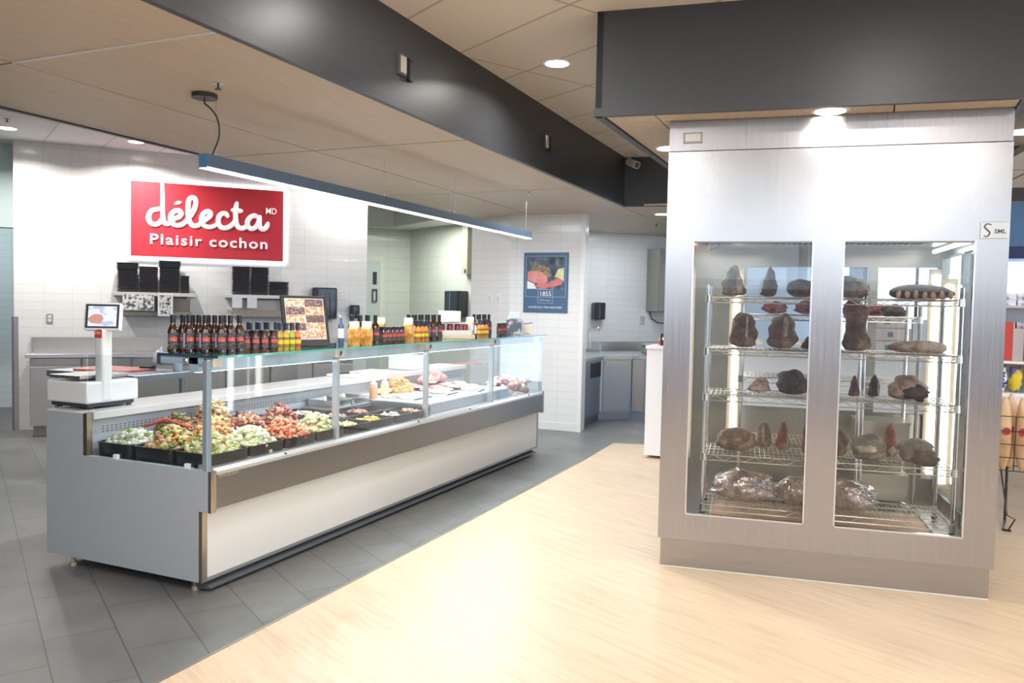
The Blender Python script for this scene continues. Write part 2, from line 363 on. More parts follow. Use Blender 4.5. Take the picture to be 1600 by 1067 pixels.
# soffit over the cooler
ZS = 2.73
def SX(x, y): return x + .1388 * (y + .27)          # the soffit flanks follow the shop grid, its front follows the cooler
def sprism(g, x0, y0, x1, y1, z0, z1): return g.prism([(SX(x0, y0), y0), (SX(x1, y0), y0), (SX(x1, y1), y1), (SX(x0, y1), y1)], z0, z1, 'z')
g = MB(); SY1 = 3.0
for q_ in ((-.43, -.27, 1.84, -.24), (-.43, -.27, -.39, SY1), (1.81, -.27, 1.84, SY1), (-.43, SY1 - .03, 1.84, SY1)): sprism(g, *q_, ZS, 3.34)
sprism(g, -.435, -.277, 1.845, -.24, ZS - .003, ZS + .045); sprism(g, -.437, -.27, -.39, SY1, ZS - .003, ZS + .045)
struct(g.build('trim_8', DGREY, loc=CO, rotz=TH))
g = MB()
for x0, x1 in ((-.39, -.10), (-.10, 1.20), (1.20, 1.81)):
    for y0, y1 in ((-.24, -.04), (-.04, 1.15), (1.15, 2.37), (2.37, SY1 - .03)): sprism(g, x0 + .004, y0 + .004, x1 - .004, y1 - .004, ZS + .008, ZS + .02)
struct(g.build('ceiling', WOODC, loc=CO, rotz=TH))
g = MB(); sprism(g, -.39, -.24, 1.81, SY1 - .03, ZS + .021, ZS + .1); struct(g.build('ceiling', mat('canopy_gap'), loc=CO, rotz=TH))
# lower pale ceiling to the right of the soffit
struct(MB().box(2.3, .2, 2.75, 7.5, 3.2, 2.80).build('ceiling', tbar('side_ceiling_tile', (.62, .62, .64), (.08, .08, .08), 0, 1.3, 1.1), loc=CO, rotz=TH))

# ---------------------------------------------------------------- recessed downlights
LAMP = emis('lamp_glow', (1, .95, .86), 14)
def downlight(p, zc, label, power=16, group=None, col=(1, .96, .89), spread=R(150)):
    t = thing('recessed_light', label, 'ceiling light', (p[0], p[1], zc), 0, group)
    MB().lathe([(.085, -.006), (.105, -.004), (.105, .0), (.085, .0)], 28).build('trim_ring', WHITE, t, smooth='auto')
    MB().lathe([(.001, -.0075), (.083, -.0075), (.083, -.003), (.001, -.003)], 28).build('diffuser', LAMP, t)
    area('downlight_lamp', (p[0], p[1], zc - .02), (0, 0, 0), .15, .15, power, col, 'DISK', spread)
    return t
downlight((-2.11, 5.5), 3.34, 'round recessed light in the shop ceiling beside the charcoal beam', 30)
c = CK(.887, -.127); downlight((c.x, c.y), ZS + .008, 'round recessed light in the wood soffit right above the cooler front', 13)
c = CK(-.09, .80); downlight((c.x, c.y), ZS + .008, 'round recessed light in the soffit beside the cooler flank', 12)
c = CK(2.085, .70); downlight((c.x, c.y), 2.75, 'round recessed light past the far side of the cooler top', 12)
downlight((-2.41, 10.05), ZC, 'round recessed light in the wood panels near the sink area', 16, col=(.85, .93, 1))
downlight((-8.66, 5.94), 3.42, 'round recessed light in the rear ceiling by the corridor', 42)
downlight((-7.89, 6.95), 3.42, 'round recessed light in the rear ceiling in front of the red sign', 45)
for p in ((-6.4, 9.0, 3.42), (-1.8, 1.6, 3.34), (.5, 3.0, 3.34), (3.6, 4.0, 3.34), (3.4, 8.2, 3.34), (-7.0, 3.9, 3.42), (3.8, 11.2, 3.34), (-1.0, 8.0, 3.34)):
    area('downlight_lamp', (p[0], p[1], p[2] - .02), (0, 0, 0), .15, .15, 32, (1, .97, .93), 'DISK')
area('downlight_lamp', (-1.95, 3.95, 3.32), (0, 0, 0), .15, .15, 14, (1, .97, .93), 'DISK')
area('niche_fill', (-3.2, 11.6, ZC - .01), (0, 0, SWA), .9, .5, 26, (.84, .92, 1))  # added cool fill for the sink niche, no fitting there
area('corridor_lamp', (-10.5, 6.6, 3.38), (0, 0, SWA), 1, .5, 30, (.85, .95, 1))
area('aisle_fill', (-3.7, 8.1, 2.765), (0, 0, 0), 1.3, 1.1, 42, (.88, .94, 1))  # added soft fill that brightens the poster wall, not a real fitting
area('room_fill', (-6.6, 11.0, 2.86), (0, 0, 0), 1.2, .7, 52, (.95, 1, .92))  # added fill to brighten the back room

# ================================================================ DISPLAY COUNTER
GL = glass('clear_glass', (.955, .985, .99), 1.1); GLE = mat('glass_edge_green', (.10, .42, .36), .1, coat=.5)
GLS = glass('shelf_glass', (.86, .95, .94), 1.2)
EDGE = steel('end_trim_steel', (.52, .45, .38), .3)
ENDM = mat('satin_end_panel', (.50, .55, .60), .40, .25)
CX, CY, CL = -4.47, 3.29, 4.85
CT = thing('display_counter', 'long refrigerated glass deli counter with white front panel and steel band', 'display counter', (CX, CY, 0))
# end panels: stepped outline in x/z
endp = [(0, .065), (1.20, .065), (1.20, .455), (1.265, .455), (1.265, .68), (.315, .68), (.315, .925), (0, .925)]
for nm, ya, yb in (('end_panel', 0, .035), ('end_panel', CL - .035, CL)):
    MB().prism(endp, ya, yb, 'y').build(nm, ENDM, CT, bevel=.002)
for b_ in ((1.20, .0, .065, 1.224, .038, .455), (1.265, 0, .455, 1.285, .04, .68), (.315, -.001, .68, .345, .036, .925), (1.20, CL - .038, .065, 1.224, CL, .455), (1.265, CL - .04, .455, 1.285, CL, .69)):
    MB().box(*b_).build('edge_trim', EDGE, CT)

MB().box(1.19, .035, .085, 1.222, CL - .035, .455).build('front_panel', mat('front_panel_white', (.66, .65, .63), .3, coat=.2), CT, bevel=.003)
MB().box(1.19, .035, .068, 1.226, CL - .035, .086).build('bottom_rail', mat('anodised_grey', (.42, .43, .45), .35, .8), CT)
MB().box(1.235, .035, .47, 1.28, CL - .035, .655).build('bumper_band', DSTEEL, CT, bevel=.004)
MB().prism([(1.16, .64), (1.282, .655), (1.282, .672), (1.26, .69), (1.16, .70)], .035, CL - .035, 'y').build('glass_ledge', mat('ledge_grey', (.62, .63, .65), .3, .6), CT)
for yy in (.62, 2.2, 3.1, 4.45): MB().lathe([(.012, 0), (.012, .01), (.006, .014)], 10, (1.268, yy, .672)).build('rivet', mat('dark_rivet', (.1, .07, .05), .5), CT)
# carcass
g = MB(); g.box(.02, .035, .10, 1.19, CL - .035, .60).box(0.0, .035, .10, .03, CL - .035, .92)
g.build('carcass', mat('carcass_grey', (.35, .36, .38), .5), CT)
g = MB(); g.box(.32, .036, .60, 1.165, CL - .036, .654); g.build('deck', STEELH, CT)
g = MB(); g.box(.30, .036, .60, .322, CL - .036, .885); g.build('back_plate', mat('back_plate_grey', (.52, .56, .62), .45, .4), CT)
g = MB()
for k in range(150):
    y = .12 + k * .031
    for z in (.80, .815, .83): g.box(.3215, y, z, .3228, y + .014, z + .005)
g.build('air_slot', mat('slot_dark', (.06, .06, .07), .6), CT)
MB().box(-.0, .034, .885, .36, CL - .034, .93).build('rear_ledge', mat('white_ledge', (.62, .60, .60), .3, coat=.3), CT, bevel=.004)
# plinth and feet
MB().box(.10, .10, .02, 1.14, CL - .10, .08).build('plinth', mat('plinth_black', (.02, .02, .02), .6), CT)
MB().prism([(1.10, .0), (1.235, .022), (1.235, .03), (1.13, .064), (1.10, .06)], .05, CL - .08, 'y').build('kick_plate', mat('kick_blue_grey', (.12, .13, .15), .45, .3), CT)
for x, y in ((.18, .04), (1.12, .06), (.18, CL - .1), (1.12, CL - .08)):
    MB().lathe([(.022, 0), (.022, .022), (.012, .026), (.012, .068)], 10, (x, y, 0)).build('foot', mat('foot_brass', (.55, .5, .38), .4, .6), CT)
# glass
YS = [.015, 1.17, 2.37, 3.60, 4.835]
for k in range(4):
    MB().box(1.255, YS[k] + .012, .68, 1.263, YS[k + 1] - .002, 1.284).build('front_glass', GL, CT)
MB().box(.33, .012, .68, 1.255, .020, 1.27).build('side_glass', GL, CT)
MB().box(.33, CL - .020, .68, 1.255, CL - .012, 1.27).build('side_glass', GL, CT)
PST = mat('glass_post_edge', (.30, .38, .44), .12, .3); PS2 = mat('glass_post_pale', (.50, .56, .62), .15, .4)
for k, y in enumerate(YS):
    x0 = 1.225 if k in (0, 4) else 1.215
    MB().box(x0, y - (.014 if k else .018), .68, 1.257, y + (.014 if k else .018), 1.275).build('glass_post', PS2 if k else PST, CT, bevel=.003)
# shelf on top
SHX0, SHX1 = .88, 1.31
sh = MB().box(SHX0, .02, 1.288, SHX1, CL - .02, 1.300).build('top_shelf', GLS, CT)
g = MB(); g.box(SHX1, .02, 1.288, SHX1 + .002, CL - .02, 1.300).box(SHX0 - .002, .02, 1.288, SHX0, CL - .02, 1.300); g.build('shelf_edge', GLE, sh)
MB().box(SHX0, .016, 1.287, SHX1, .02, 1.301).build('shelf_edge', mat('shelf_edge_dark', (.03, .07, .12), .15), sh)
# light channel below the shelf along its front
LC = MB().box(1.10, .03, 1.205, 1.16, CL - .03, 1.286).build('light_channel', mat('channel_blue_white', (.55, .68, .80), .3, .15), CT)
MB().box(1.115, .05, 1.201, 1.145, CL - .05, 1.205).build('light_strip', emis('cool_strip', (.86, .94, 1), 9), LC)
MB().box(SHX0, .03, 1.245, 1.22, .055, 1.287).build('end_rail', mat('rail_pale_blue', (.50, .63, .80), .3, .1), CT, bevel=.003)
g = MB(); g.lathe([(.001, -.016), (.016, -.010), (.018, 0), (.016, .010), (.001, .016)], 14, M=Matrix.Translation((1.09, .018, 1.268)) @ Matrix.Rotation(R(90), 4, 'X')); g.build('clamp_knob', CHROME, CT, True)
g = MB().box(SHX0 - .012, .022, 1.24, SHX0 + .008, .05, 1.292); g.build('rail_cap', mat('dark_cap', (.07, .07, .08), .4), CT)
for y in YS[1:4]:
    b = MB().box(1.19, y - .05, 1.235, 1.268, y + .05, 1.288).build('shelf_bracket', mat('bracket_cream', (.62, .58, .54), .4, .4), CT, bevel=.006)
    MB().cyl((1.268, y, 1.245), (1.276, y + .006, 1.275), .005, 8).build('bracket_screw', DGREY, b)
MB().box(1.20, .03, 1.235, 1.272, .10, 1.288).build('shelf_bracket', mat('bracket_cream'), CT, bevel=.006)
for x in (.55, 1.09): MB().box(x, .004, .68, x + .03, .024, .705).build('glass_clip', mat('clip_white', (.8, .82, .85), .3), CT)
text_mesh('maker_lettering', 'EPH-DESIGN', .028, mat('letter_silver', (.6, .58, .52), .3, .6), CT, Matrix.Translation((1.2815, .06, .648 - .012)) @ Matrix.Rotation(R(90), 4, 'Z') @ FACE, .0005)
area('counter_strip_lamp', (CX + 1.08, CY + CL / 2, 1.195), (0, R(-8), 0), .05, CL - .2, 21, (.93, .97, 1))

# ---------------------------------------------------------------- food in the counter
def tray(name, x0, y0, x1, y1, z0, h, m, label, cat='tray', group=None):
    cx, cy = (x0 + x1) / 2, (y0 + y1) / 2; a, b_ = (x1 - x0) / 2 - .004, (y1 - y0) / 2 - .004; t = .006
    g = MB()
    def ring(ex, z, k=4):
        pts = []; rad = .03
        for sx, sy, a0 in ((1, 1, 0), (-1, 1, 90), (-1, -1, 180), (1, -1, 270)):
            for q in range(k + 1):
                an = R(a0 + 90 * q / k); pts.append(((a + ex - rad) * sx + rad * math.cos(an), (b_ + ex - rad) * sy + rad * math.sin(an), z))
        return pts
    rings = [ring(-.008, 0), ring(-.003, h - .004), ring(0, h - .004), ring(0, h), ring(-.008, h), ring(-.026, .006)]
    n = len(rings[0]); vs = [p for r_ in rings for p in r_]
    fs = [(j * n + i, j * n + (i + 1) % n, (j + 1) * n + (i + 1) % n, (j + 1) * n + i) for j in range(5) for i in range(n)]
    fs += [tuple(range(n - 1, -1, -1)), tuple(range(5 * n, 6 * n))]
    g.add(vs, fs); o = g.build(name, m, loc=(cx, cy, z0), smooth='auto'); return tag(o, label, cat, group)
def heap(name, cx, cy, z0, rx, ry, h, n, cs, m, label, cat='food', elong=1.6, flat=.7, seed=0, base=True, top=None, sub=1, lim=None):
    rnd = random.Random(seed); g = MB()
    if base: g.blob((0, 0, 0), (rx * .93, ry * .93, h * .9), 3, .12, 1.5, seed, squash=0)
    for k in range(n):
        a = rnd.uniform(0, 2 * PI); q = math.sqrt(rnd.random()); x = rx * q * math.cos(a); y = ry * q * math.sin(a)
        z = h * max(0, (1 - q * q)) ** .7 * rnd.uniform(.9, 1.05) + cs * .2
        if lim: x = max(-lim[0], min(lim[0], x)); y = max(-lim[1], min(lim[1], y)); z = max(z, .085)
        s = cs * rnd.uniform(.6, 1.25); rot = Euler((rnd.uniform(-.8, .8), rnd.uniform(-.8, .8), rnd.uniform(0, 6.3))).to_matrix()
        g.blob((x, y, z), (s * elong, s, s * flat), sub, .3, 1.6, seed + k, rot)
    o = g.build(name, m, loc=(cx, cy, z0), smooth=True); tag(o, label, cat, None, 'stuff'); return o
BTRAY = mat('tray_black', (.018, .018, .02), .28, coat=.2)
X3 = [(-4.135, -3.845), (-3.84, -3.53), (-3.525, -3.235)]
rows = [3.345, 3.66, 3.97, 4.28, 4.60]
P_ = lambda *c: [tuple(x) for x in c]
FOODS = {
 (0, 0): ('green_flecked_chicken', P_((.80, .80, .70), (.70, .72, .58), (.35, .42, .2), (.82, .80, .74), (.62, .55, .5)), .10, 'pile of pale herb flecked meat cubes in the corner tray by the back plate'),
 (1, 0): ('carrot_vegetable_mix', P_((.80, .36, .08), (.22, .28, .06), (.75, .50, .26), (.80, .60, .36), (.30, .34, .10), (.62, .30, .18)), .135, 'orange and green mound of diced meat with carrot and herbs'),
 (2, 0): ('herb_chicken_mix', P_((.62, .56, .22), (.72, .66, .38), (.42, .42, .14), (.80, .72, .50)), .12, 'yellow green mound of herbed meat behind the corner glass post'),
 (0, 1): ('dark_herb_meat', P_((.28, .14, .07), (.20, .20, .07), (.42, .20, .10), (.34, .24, .12)), .15, 'brown meat heap with dark herbs against the back plate'),
 (1, 1): ('pepper_meat_mix', P_((.80, .50, .18), (.62, .18, .16), (.80, .62, .40), (.60, .44, .14), (.70, .30, .10)), .15, 'orange and pink meat mound with a round red slice'),
 (2, 1): ('creamy_onion_chicken', P_((.84, .82, .66), (.84, .84, .74), (.66, .72, .36), (.78, .74, .46)), .125, 'bright cream and lime coloured chicken mound by the front glass'),
 (0, 2): ('onion_topped_meat', P_((.74, .60, .30), (.80, .72, .48), (.66, .46, .26), (.40, .22, .12)), .20, 'tall peak of meat topped with golden onions at the back'),
 (1, 2): ('rosy_meat_mix', P_((.50, .22, .16), (.62, .34, .26), (.34, .12, .10), (.46, .36, .16)), .14, 'rosy brown meat mound below the onion topped peak'),
 (2, 2): ('red_marinated_meat', P_((.72, .22, .10), (.80, .34, .18), (.58, .14, .07), (.78, .44, .28)), .125, 'bright orange red marinated meat mound by the front glass'),
 (0, 3): ('dark_marinated_meat', P_((.24, .10, .08), (.36, .16, .12), (.30, .20, .1)), .09, 'low dark marinated meat pile against the back plate'),
 (1, 3): ('burgundy_meat_cubes', P_((.46, .16, .14), (.58, .26, .22), (.36, .10, .09), (.50, .36, .2)), .165, 'burgundy cubed meat mound rising behind the red marinated one'),
 (2, 3): ('lime_chicken_mix', P_((.74, .68, .38), (.80, .74, .52), (.46, .50, .18), (.80, .60, .42)), .125, 'lime and cream diced chicken mound beside the red marinated one'),
}
for (i, j), (nm, cols, h, lb) in FOODS.items():
    x0, x1 = X3[i]; y0, y1 = rows[j], rows[j + 1]
    where = ('against the back plate', 'in the middle row', 'at the front glass')[i] + ', ' + ('beside the near end glass', 'second from the near end', 'third from the near end', 'fourth from the near end')[j]
    tray('food_tray', x0, y0, x1, y1, .655, .10, BTRAY, 'deep black food tray ' + where, group='deep black trays of marinated meat')
    heap(nm, (x0 + x1) / 2, (y0 + y1) / 2, .665, .142, .150, h + .045, 190, .0165, islands(nm + '_mix', cols, .38, 60), lb, 'meat mix', 1.95, .7, 10 * i + j + 3, lim=(.110, .116))
# shallow filled trays between the mounds and the steel platform
SH = {(0, 4): ((.50, .36, .2), 'brown minced filling'), (1, 4): ((.30, .15, .12), 'dark red sliced meat'), (2, 4): ((.68, .58, .28), 'pale green and yellow salad'),
      (0, 5): ((.74, .62, .50), 'cream coloured slices'), (1, 5): ((.52, .36, .26), 'light brown meat strips'), (2, 5): ((.78, .58, .14), 'bright yellow grated filling'),
      (1, 6): ((.44, .22, .18), 'pinkish minced meat'), (2, 6): ((.80, .66, .56), 'pale pink shavings'), (2, 7): ((.62, .36, .24), 'small peach coloured nuggets')}
yr = [4.60, 4.92, 5.22, 5.50, 5.78]
for (i, j), (c, lb) in SH.items():
    x0, x1 = X3[i]; y0, y1 = yr[j - 4], yr[j - 3]
    tray('food_tray', x0, y0, x1, y1, .655, .095, BTRAY, 'black tray holding a shallow layer of ' + lb, group='black trays with shallow fillings')
    heap('shallow_filling', (x0 + x1) / 2, (y0 + y1) / 2, .69, .12, .135, .055, 90, .013, islands('filling_%s' % lb.replace(' ', '_'), [c, tuple(x * .75 for x in c), tuple(min(.85, x * 1.2) for x in c)], .45, 60), 'shallow layer of ' + lb + ' in a black tray', 'food', 1.5, .6, 60 + i * 5 + j)
# red tongs handles lying over trays
RED = mat('red_plastic', (.70, .08, .06), .3)
tag(MB().tube([(-4.08, 3.62, .80), (-3.95, 3.70, .86), (-3.86, 3.80, .80)], .006).tube([(-4.09, 3.64, .80), (-3.97, 3.74, .85), (-3.85, 3.82, .80)], .006).build('serving_tongs', RED, smooth=True), 'slim red serving tongs resting over the rear meat trays', 'tongs')
# steel platform (well cover) carrying meats further along
PLT = thing('steel_platform', 'raised brushed steel display platform inside the far half of the counter', 'platform', (-3.70, 6.40, .655))
MB().box(-.44, -.60, .0, .43, 1.0, .12).build('platform_body', steel('platform_steel', (.56, .60, .66), .3, (1.2, 60, 60)), PLT, bevel=.006)
MB().box(-.435, -.595, .1205, .425, .995, .125).build('paper_sheet', mat('butcher_paper', (.66, .66, .65), .6), PLT)
MB().box(-.43, -1.18, .075, -.13, -.61, .108).build('side_tray', STEELH, PLT, bevel=.004)
ZP = .782
def slab(name, x, y, z, sx, sy, sz, m, label, cat, group=None, rz=0, seed=1, amp=.18):
    o = MB().blob((0, 0, sz * .55), (sx, sy, sz), 3, amp, 1.4, seed, squash=0).build(name, m, smooth=True, loc=(x, y, z), rotz=rz); return tag(o, label, cat, group)
PINK = noisy('raw_pork', (.48, .17, .16), (.70, .42, .38), 26, .35, bst=.2, lo=.35, hi=.6)
PINK2 = noisy('raw_beef_pale', (.38, .09, .09), (.66, .38, .34), 22, .35, bst=.2, lo=.35, hi=.62)
k = 0
rnd = random.Random(5)
spots = ['by the yellow cheese mound', 'near the back plate', 'under the big pork joint', 'next to the paper edge', 'in the middle of the paper', 'close to the third glass post']
for i in range(4):
    for j in range(6):
        x = -4.02 + i * .13 + rnd.uniform(-.02, .02); y = 6.62 + j * .125 + rnd.uniform(-.02, .02)
        slab('pork_chop', x, y, ZP + (.018 if (i + j) % 2 else .0), .085, .062, .020, PINK if (i + j) % 3 else PINK2, 'pink raw pork chop in the overlapping layer on the steel platform', 'pork chop', 'overlapping pork chops on the steel platform', rnd.uniform(-.6, .6), i * 7 + j)
slab('pork_joint', -3.93, 6.98, ZP + .035, .115, .12, .085, PINK2, 'large pink rolled pork joint topping the chops', 'pork', None, .3, 4)
slab('pork_joint', -3.90, 6.84, ZP + .035, .12, .09, .055, PINK, 'smaller pale pork joint leaning beside the rolled one', 'pork', None, -.5, 9)
slab('pork_joint', -3.93, 7.12, ZP + .04, .09, .10, .065, PINK2, 'dark centred pork joint at the far side of the rolled one', 'pork', None, .8, 12)
heap('grated_cheese', -3.99, 6.47, ZP, .14, .17, .12, 160, .012, islands('cheese_mix', P_((.72, .46, .20), (.76, .56, .32), (.66, .40, .16))), 'peach yellow heap of shredded filling on the steel platform', 'filling', 2.0, .6, 77)
slab('white_sausage', -3.98, 6.22, ZP + .0, .05, .14, .035, noisy('pink_sausage', (.74, .42, .36), (.8, .52, .45), 8, .4), 'pink sausage coil lying before the shredded yellow heap', 'sausage', None, .2, 3)
for q, (x, y, s) in enumerate(((-3.66, 6.10, 1.0), (-3.60, 6.55, .9), (-3.50, 6.95, .85))):
    wh = ('near the squeeze bottles', 'halfway along', 'close to the pork chops')[q]
    t = thing('serving_dish', 'flat grey serving dish of pale slices on the steel platform ' + wh, 'dish', (x, y, ZP), .1 * q)
    MB().prism([(-.15 * s, 0), (.15 * s, 0), (.17 * s, .014), (.16 * s, .014), (.145 * s, .006), (-.145 * s, .006), (-.16 * s, .014), (-.17 * s, .014)], -.16 * s, .16 * s, 'y').build('dish', mat('dish_grey', (.42, .44, .42), .4, .4), t)
    MB().blob((0, 0, .012), (.12 * s, .13 * s, .02), 3, .2, 2, q + 5).build('pale_slices', noisy('pale_slices_mat', (.70, .70, .56), (.82, .82, .78), 20, .5, bst=.3), t, True)
# fillings nearer the ledge: dark steel pans behind
for q, (x, y) in enumerate(((-3.99, 5.42), (-3.99, 5.68))):
    tray('steel_pan', x - .15, y - .13, x + .15, y + .13, .765, .05, mat('pan_steel', (.5, .5, .5), .3, 1), ('nearer', 'farther')[q] + ' steel pan raised on the platform beside the squeeze bottles', 'pan', 'steel pans raised near the squeeze bottles')
SQ = [((-3.86, 5.86), (.72, .36, .20), 'squeeze bottle of orange brown sauce standing on the platform'), ((-3.85, 6.02), (.78, .80, .36), 'squeeze bottle of pale yellow sauce standing on the platform')]
for (p, c, lb) in SQ:
    t = thing('squeeze_bottle', lb, 'squeeze bottle', (p[0], p[1], ZP), 0, 'squeeze bottles on the platform')
    MB().lathe([(.034, 0), (.036, .01), (.036, .10), (.03, .115)], 16).build('bottle', mat('squeeze_%.2f' % c[0], c, .35), t, True)
    MB().lathe([(.031, .112), (.031, .13), (.022, .135), (.008, .155), (.005, .185)], 14).build('nozzle', mat('nozzle_white', (.85, .85, .82), .4), t, True)
# far section: mixed joints heap
MIXM = islands('mixed_joints', P_((.80, .70, .64), (.34, .14, .16), (.78, .66, .60), (.62, .28, .22), (.52, .40, .38), (.84, .78, .74)), .4, 25)
heap('mixed_meat_joints', -3.48, 7.78, .64, .22, .30, .19, 60, .042, MIXM, 'heap of mixed red and white meat joints in the last glass bay', 'meat', 1.2, .8, 41, sub=2)
slab('smoked_joint', -3.36, 7.98, .76, .07, .09, .05, noisy('smoked_brown', (.20, .12, .08), (.45, .33, .25), 14, .5), 'brown smoked joint at the far end of the meat heap', 'meat', None, .2, 31)
tag(MB().prism([(0, 0), (.05, 0), (.025, .09)], 0, .10, 'x').build('price_card', noisy('card_blue_pink', (.45, .62, .78), (.62, .30, .42), 18, .4), loc=(-3.30, 7.40, .625), rotz=.2), 'small blue and pink folded card standing at the foot of the platform', 'card')
tag(MB().tube([(-3.95, 7.46, .985), (-3.8, 7.58, .99), (-3.7, 7.66, .985)], .005).build('tongs', RED, smooth=True), 'thin red tong handle hooked in the last glass bay', 'tongs')
# white cutting board and knife on the rear ledge
tag(MB().box(-.15, -.36, 0, .17, .36, .022).build('cutting_board', mat('white_board', (.84, .84, .84), .45), loc=(-4.30, 6.35, .931), bevel=.004), 'white cutting board on the rear ledge of the counter', 'cutting board')
t = thing('kitchen_knife', 'long kitchen knife lying on the white cutting board', 'knife', (-4.28, 6.12, .955), R(80))
MB().prism([(0, 0), (.2, .0), (.16, .035), (0, .04)], 0, .002, 'z').build('blade', CHROME, t)
MB().box(-.12, .008, 0, 0, .036, .018).build('handle', BLACK, t, bevel=.005)
tag(MB().box(-.14, -.16, 0, .14, .18, .14).build('plastic_bin', mat('bin_white', (.82, .84, .86), .4), loc=(-4.30, 7.15, .931), bevel=.015), 'white plastic bin on the far part of the rear ledge', 'bin')

# ---------------------------------------------------------------- weighing scale on the ledge
SCM = mat('scale_white', (.78, .80, .82), .32)
t = thing('weighing_scale', 'white counter scale with column and tilted screen on the near ledge end', 'scale', (-4.36, 3.62, .931))
MB().box(-.19, -.27, .035, .16, .10, .165).build('scale_body', SCM, t, bevel=.012)
MB().box(-.17, -.25, .012, .14, .08, .036).build('underside', mat('scale_dark', (.05, .05, .06), .5), t)
MB().box(-.18, -.26, .178, .09, .09, .198).box(-.05, -.12, .16, .05, -.02, .18).build('weighing_platter', STEELH, t, bevel=.005)
MB().box(-.235, -.12, .125, -.165, -.07, .15).build('lever', SCM, t, bevel=.008)
for x in (-.14, .13):
    for y in (-.22, .05): MB().lathe([(.018, 0), (.014, .014)], 10, (x, y, 0)).build('foot', BLACK, t)
MB().box(.10, -.17, .04, .165, -.095, .48).build('column', SCM, t, bevel=.014)
text_mesh('brand_sticker_letters', 'STM', .026, mat('sticker_letter', (.9, .85, .8), .5), t, Matrix.Translation((.106, -.1722, .445)) @ FACE, .0006)
MB().box(.102, -.1715, .425, .163, -.170, .475).build('red_sticker', mat('sticker_red', (.70, .06, .04), .4), t)
MT = Matrix.Translation((.13, -.13, .55)) @ Matrix.Rotation(R(32), 4, 'Z') @ Matrix.Rotation(R(-10), 4, 'X')
s = MB().box(-.105, -.02, -.085, .105, .02, .085, MT).build('screen_housing', SCM, t, bevel=.01)
MB().box(-.094, -.024, -.070, .094, -.019, .074, MT).build('bezel', BLACK, s)
def screen_mat():
    m = mat('scale_screen', (.3, .35, .45), .2, 0, (.4, .45, .6), 1); N, L, b = nt(m)
    x = N.new('ShaderNodeSeparateXYZ'); tc = N.new('ShaderNodeTexCoord'); L.new(tc.outputs['Generated'], x.inputs[0])
    c = ramp(N, L, noise_t(N, L, coords(N, L, (20, 20, 34)), 1, 1), [(.42, (.35, .40, .52)), (.5, (.75, .78, .85))])
    L.new(c, b.inputs['Emission Color']); b.inputs['Emission Strength'].default_value = .8; return m
MB().box(-.080, -.0255, -.060, .082, -.0238, .062, MT).build('display', screen_mat(), s)
MB().blob((-.035, -.0265, -.015), (.045, .0012, .028), 2, .2, 2, 3, rot=None).build('steak_picture', mat('steak_pink', (.75, .35, .32), .5), s).matrix_local = MT
# ---------------------------------------------------------------- bottles
def gl_bottle(name, prof, glassm, capm, lab, z0, z1, rl, ztop, zcap, rc, label, cat, group, extra=None):
    t = thing(name, label, cat, (0, 0, -5), 0, group)
    MB().lathe(prof, 16).build('bottle_glass', glassm, t, 'auto')
    MB().lathe([(rl, z0), (rl, z1)], 18).build('paper_label', lab, t, 'auto')
    MB().lathe([(rc, zcap), (rc, ztop - .002), (rc - .002, ztop)], 14).build('cap', capm, t, 'auto')
    for nm_, a0, a1, za, zb, mm in (extra or ()):
        g = MB(); n = 8; rr_ = rl + .0006
        vs = [(rr_ * math.cos(R(a0 + (a1 - a0) * i / n)), rr_ * math.sin(R(a0 + (a1 - a0) * i / n)), z) for z in (za, zb) for i in range(n + 1)]
        g.add(vs, [(i, i + 1, n + 2 + i, n + 1 + i) for i in range(n)]); g.build(nm_, mm, t, True)
    return reg(t)
def label_mat(name, base, bands, noisecol=None):
    if name in _m: return _m[name]
    m = mat(name, base, .5); N, L, b = nt(m)
    tc = N.new('ShaderNodeTexCoord'); s_ = N.new('ShaderNodeSeparateXYZ'); L.new(tc.outputs['Generated'], s_.inputs[0])
    stops = [(0, base)]
    for a, b_, c in bands: stops += [(a, c), (b_, base)]
    col = ramp(N, L, s_.outputs[2], stops, 'CONSTANT')
    n = noise_t(N, L, coords(N, L, (260, 260, 420)), 1, 2)
    mx = N.new('ShaderNodeMix'); mx.data_type = 'RGBA'; L.new(ramp(N, L, n, [(.60, (0, 0, 0)), (.64, (.75, .75, .75))]), mx.inputs[0])
    L.new(col, mx.inputs[6]); mx.inputs[7].default_value = (*(noisecol or (.8, .78, .75)), 1); L.new(mx.outputs[2], b.inputs['Base Color']); return m
AMBER = mat('amber_glass', (.035, .012, .005), .06, coat=1); CAPB = mat('cap_black', (.012, .014, .02), .3)
LBK = label_mat('black_label', (.02, .018, .02), [])
REDL = label_mat('red_band', (.66, .05, .05), [])
SIDE = mat('side_label_blue_white', (.55, .62, .74), .5)
big = gl_bottle('sauce_bottle', [(.026, 0), (.029, .004), (.029, .115), (.026, .135), (.013, .160), (.0125, .20)], AMBER, CAPB, LBK, .022, .112, .0295, .212, .168, .0145,
    'large brown sauce bottle with red banded black label, clustered at the near shelf end', 'sauce bottle', 'large sauce bottles at the near end of the glass shelf',
    (('red_band', -75, 0, .066, .088, REDL), ('side_label', -150, -100, .03, .11, SIDE)))
JARG = mat('dark_sauce_glass', (.09, .02, .01), .08, coat=1)
jar = gl_bottle('sauce_jar', [(.024, 0), (.026, .004), (.026, .085), (.020, .100), (.020, .108)], JARG, CAPB, LBK, .02, .082, .0265, .124, .103, .0225,
    'small dark jar with red banded label between big bottles and hot sauces', 'sauce jar', 'small sauce jars near the big bottles', (('red_band', -85, 5, .050, .070, REDL),))
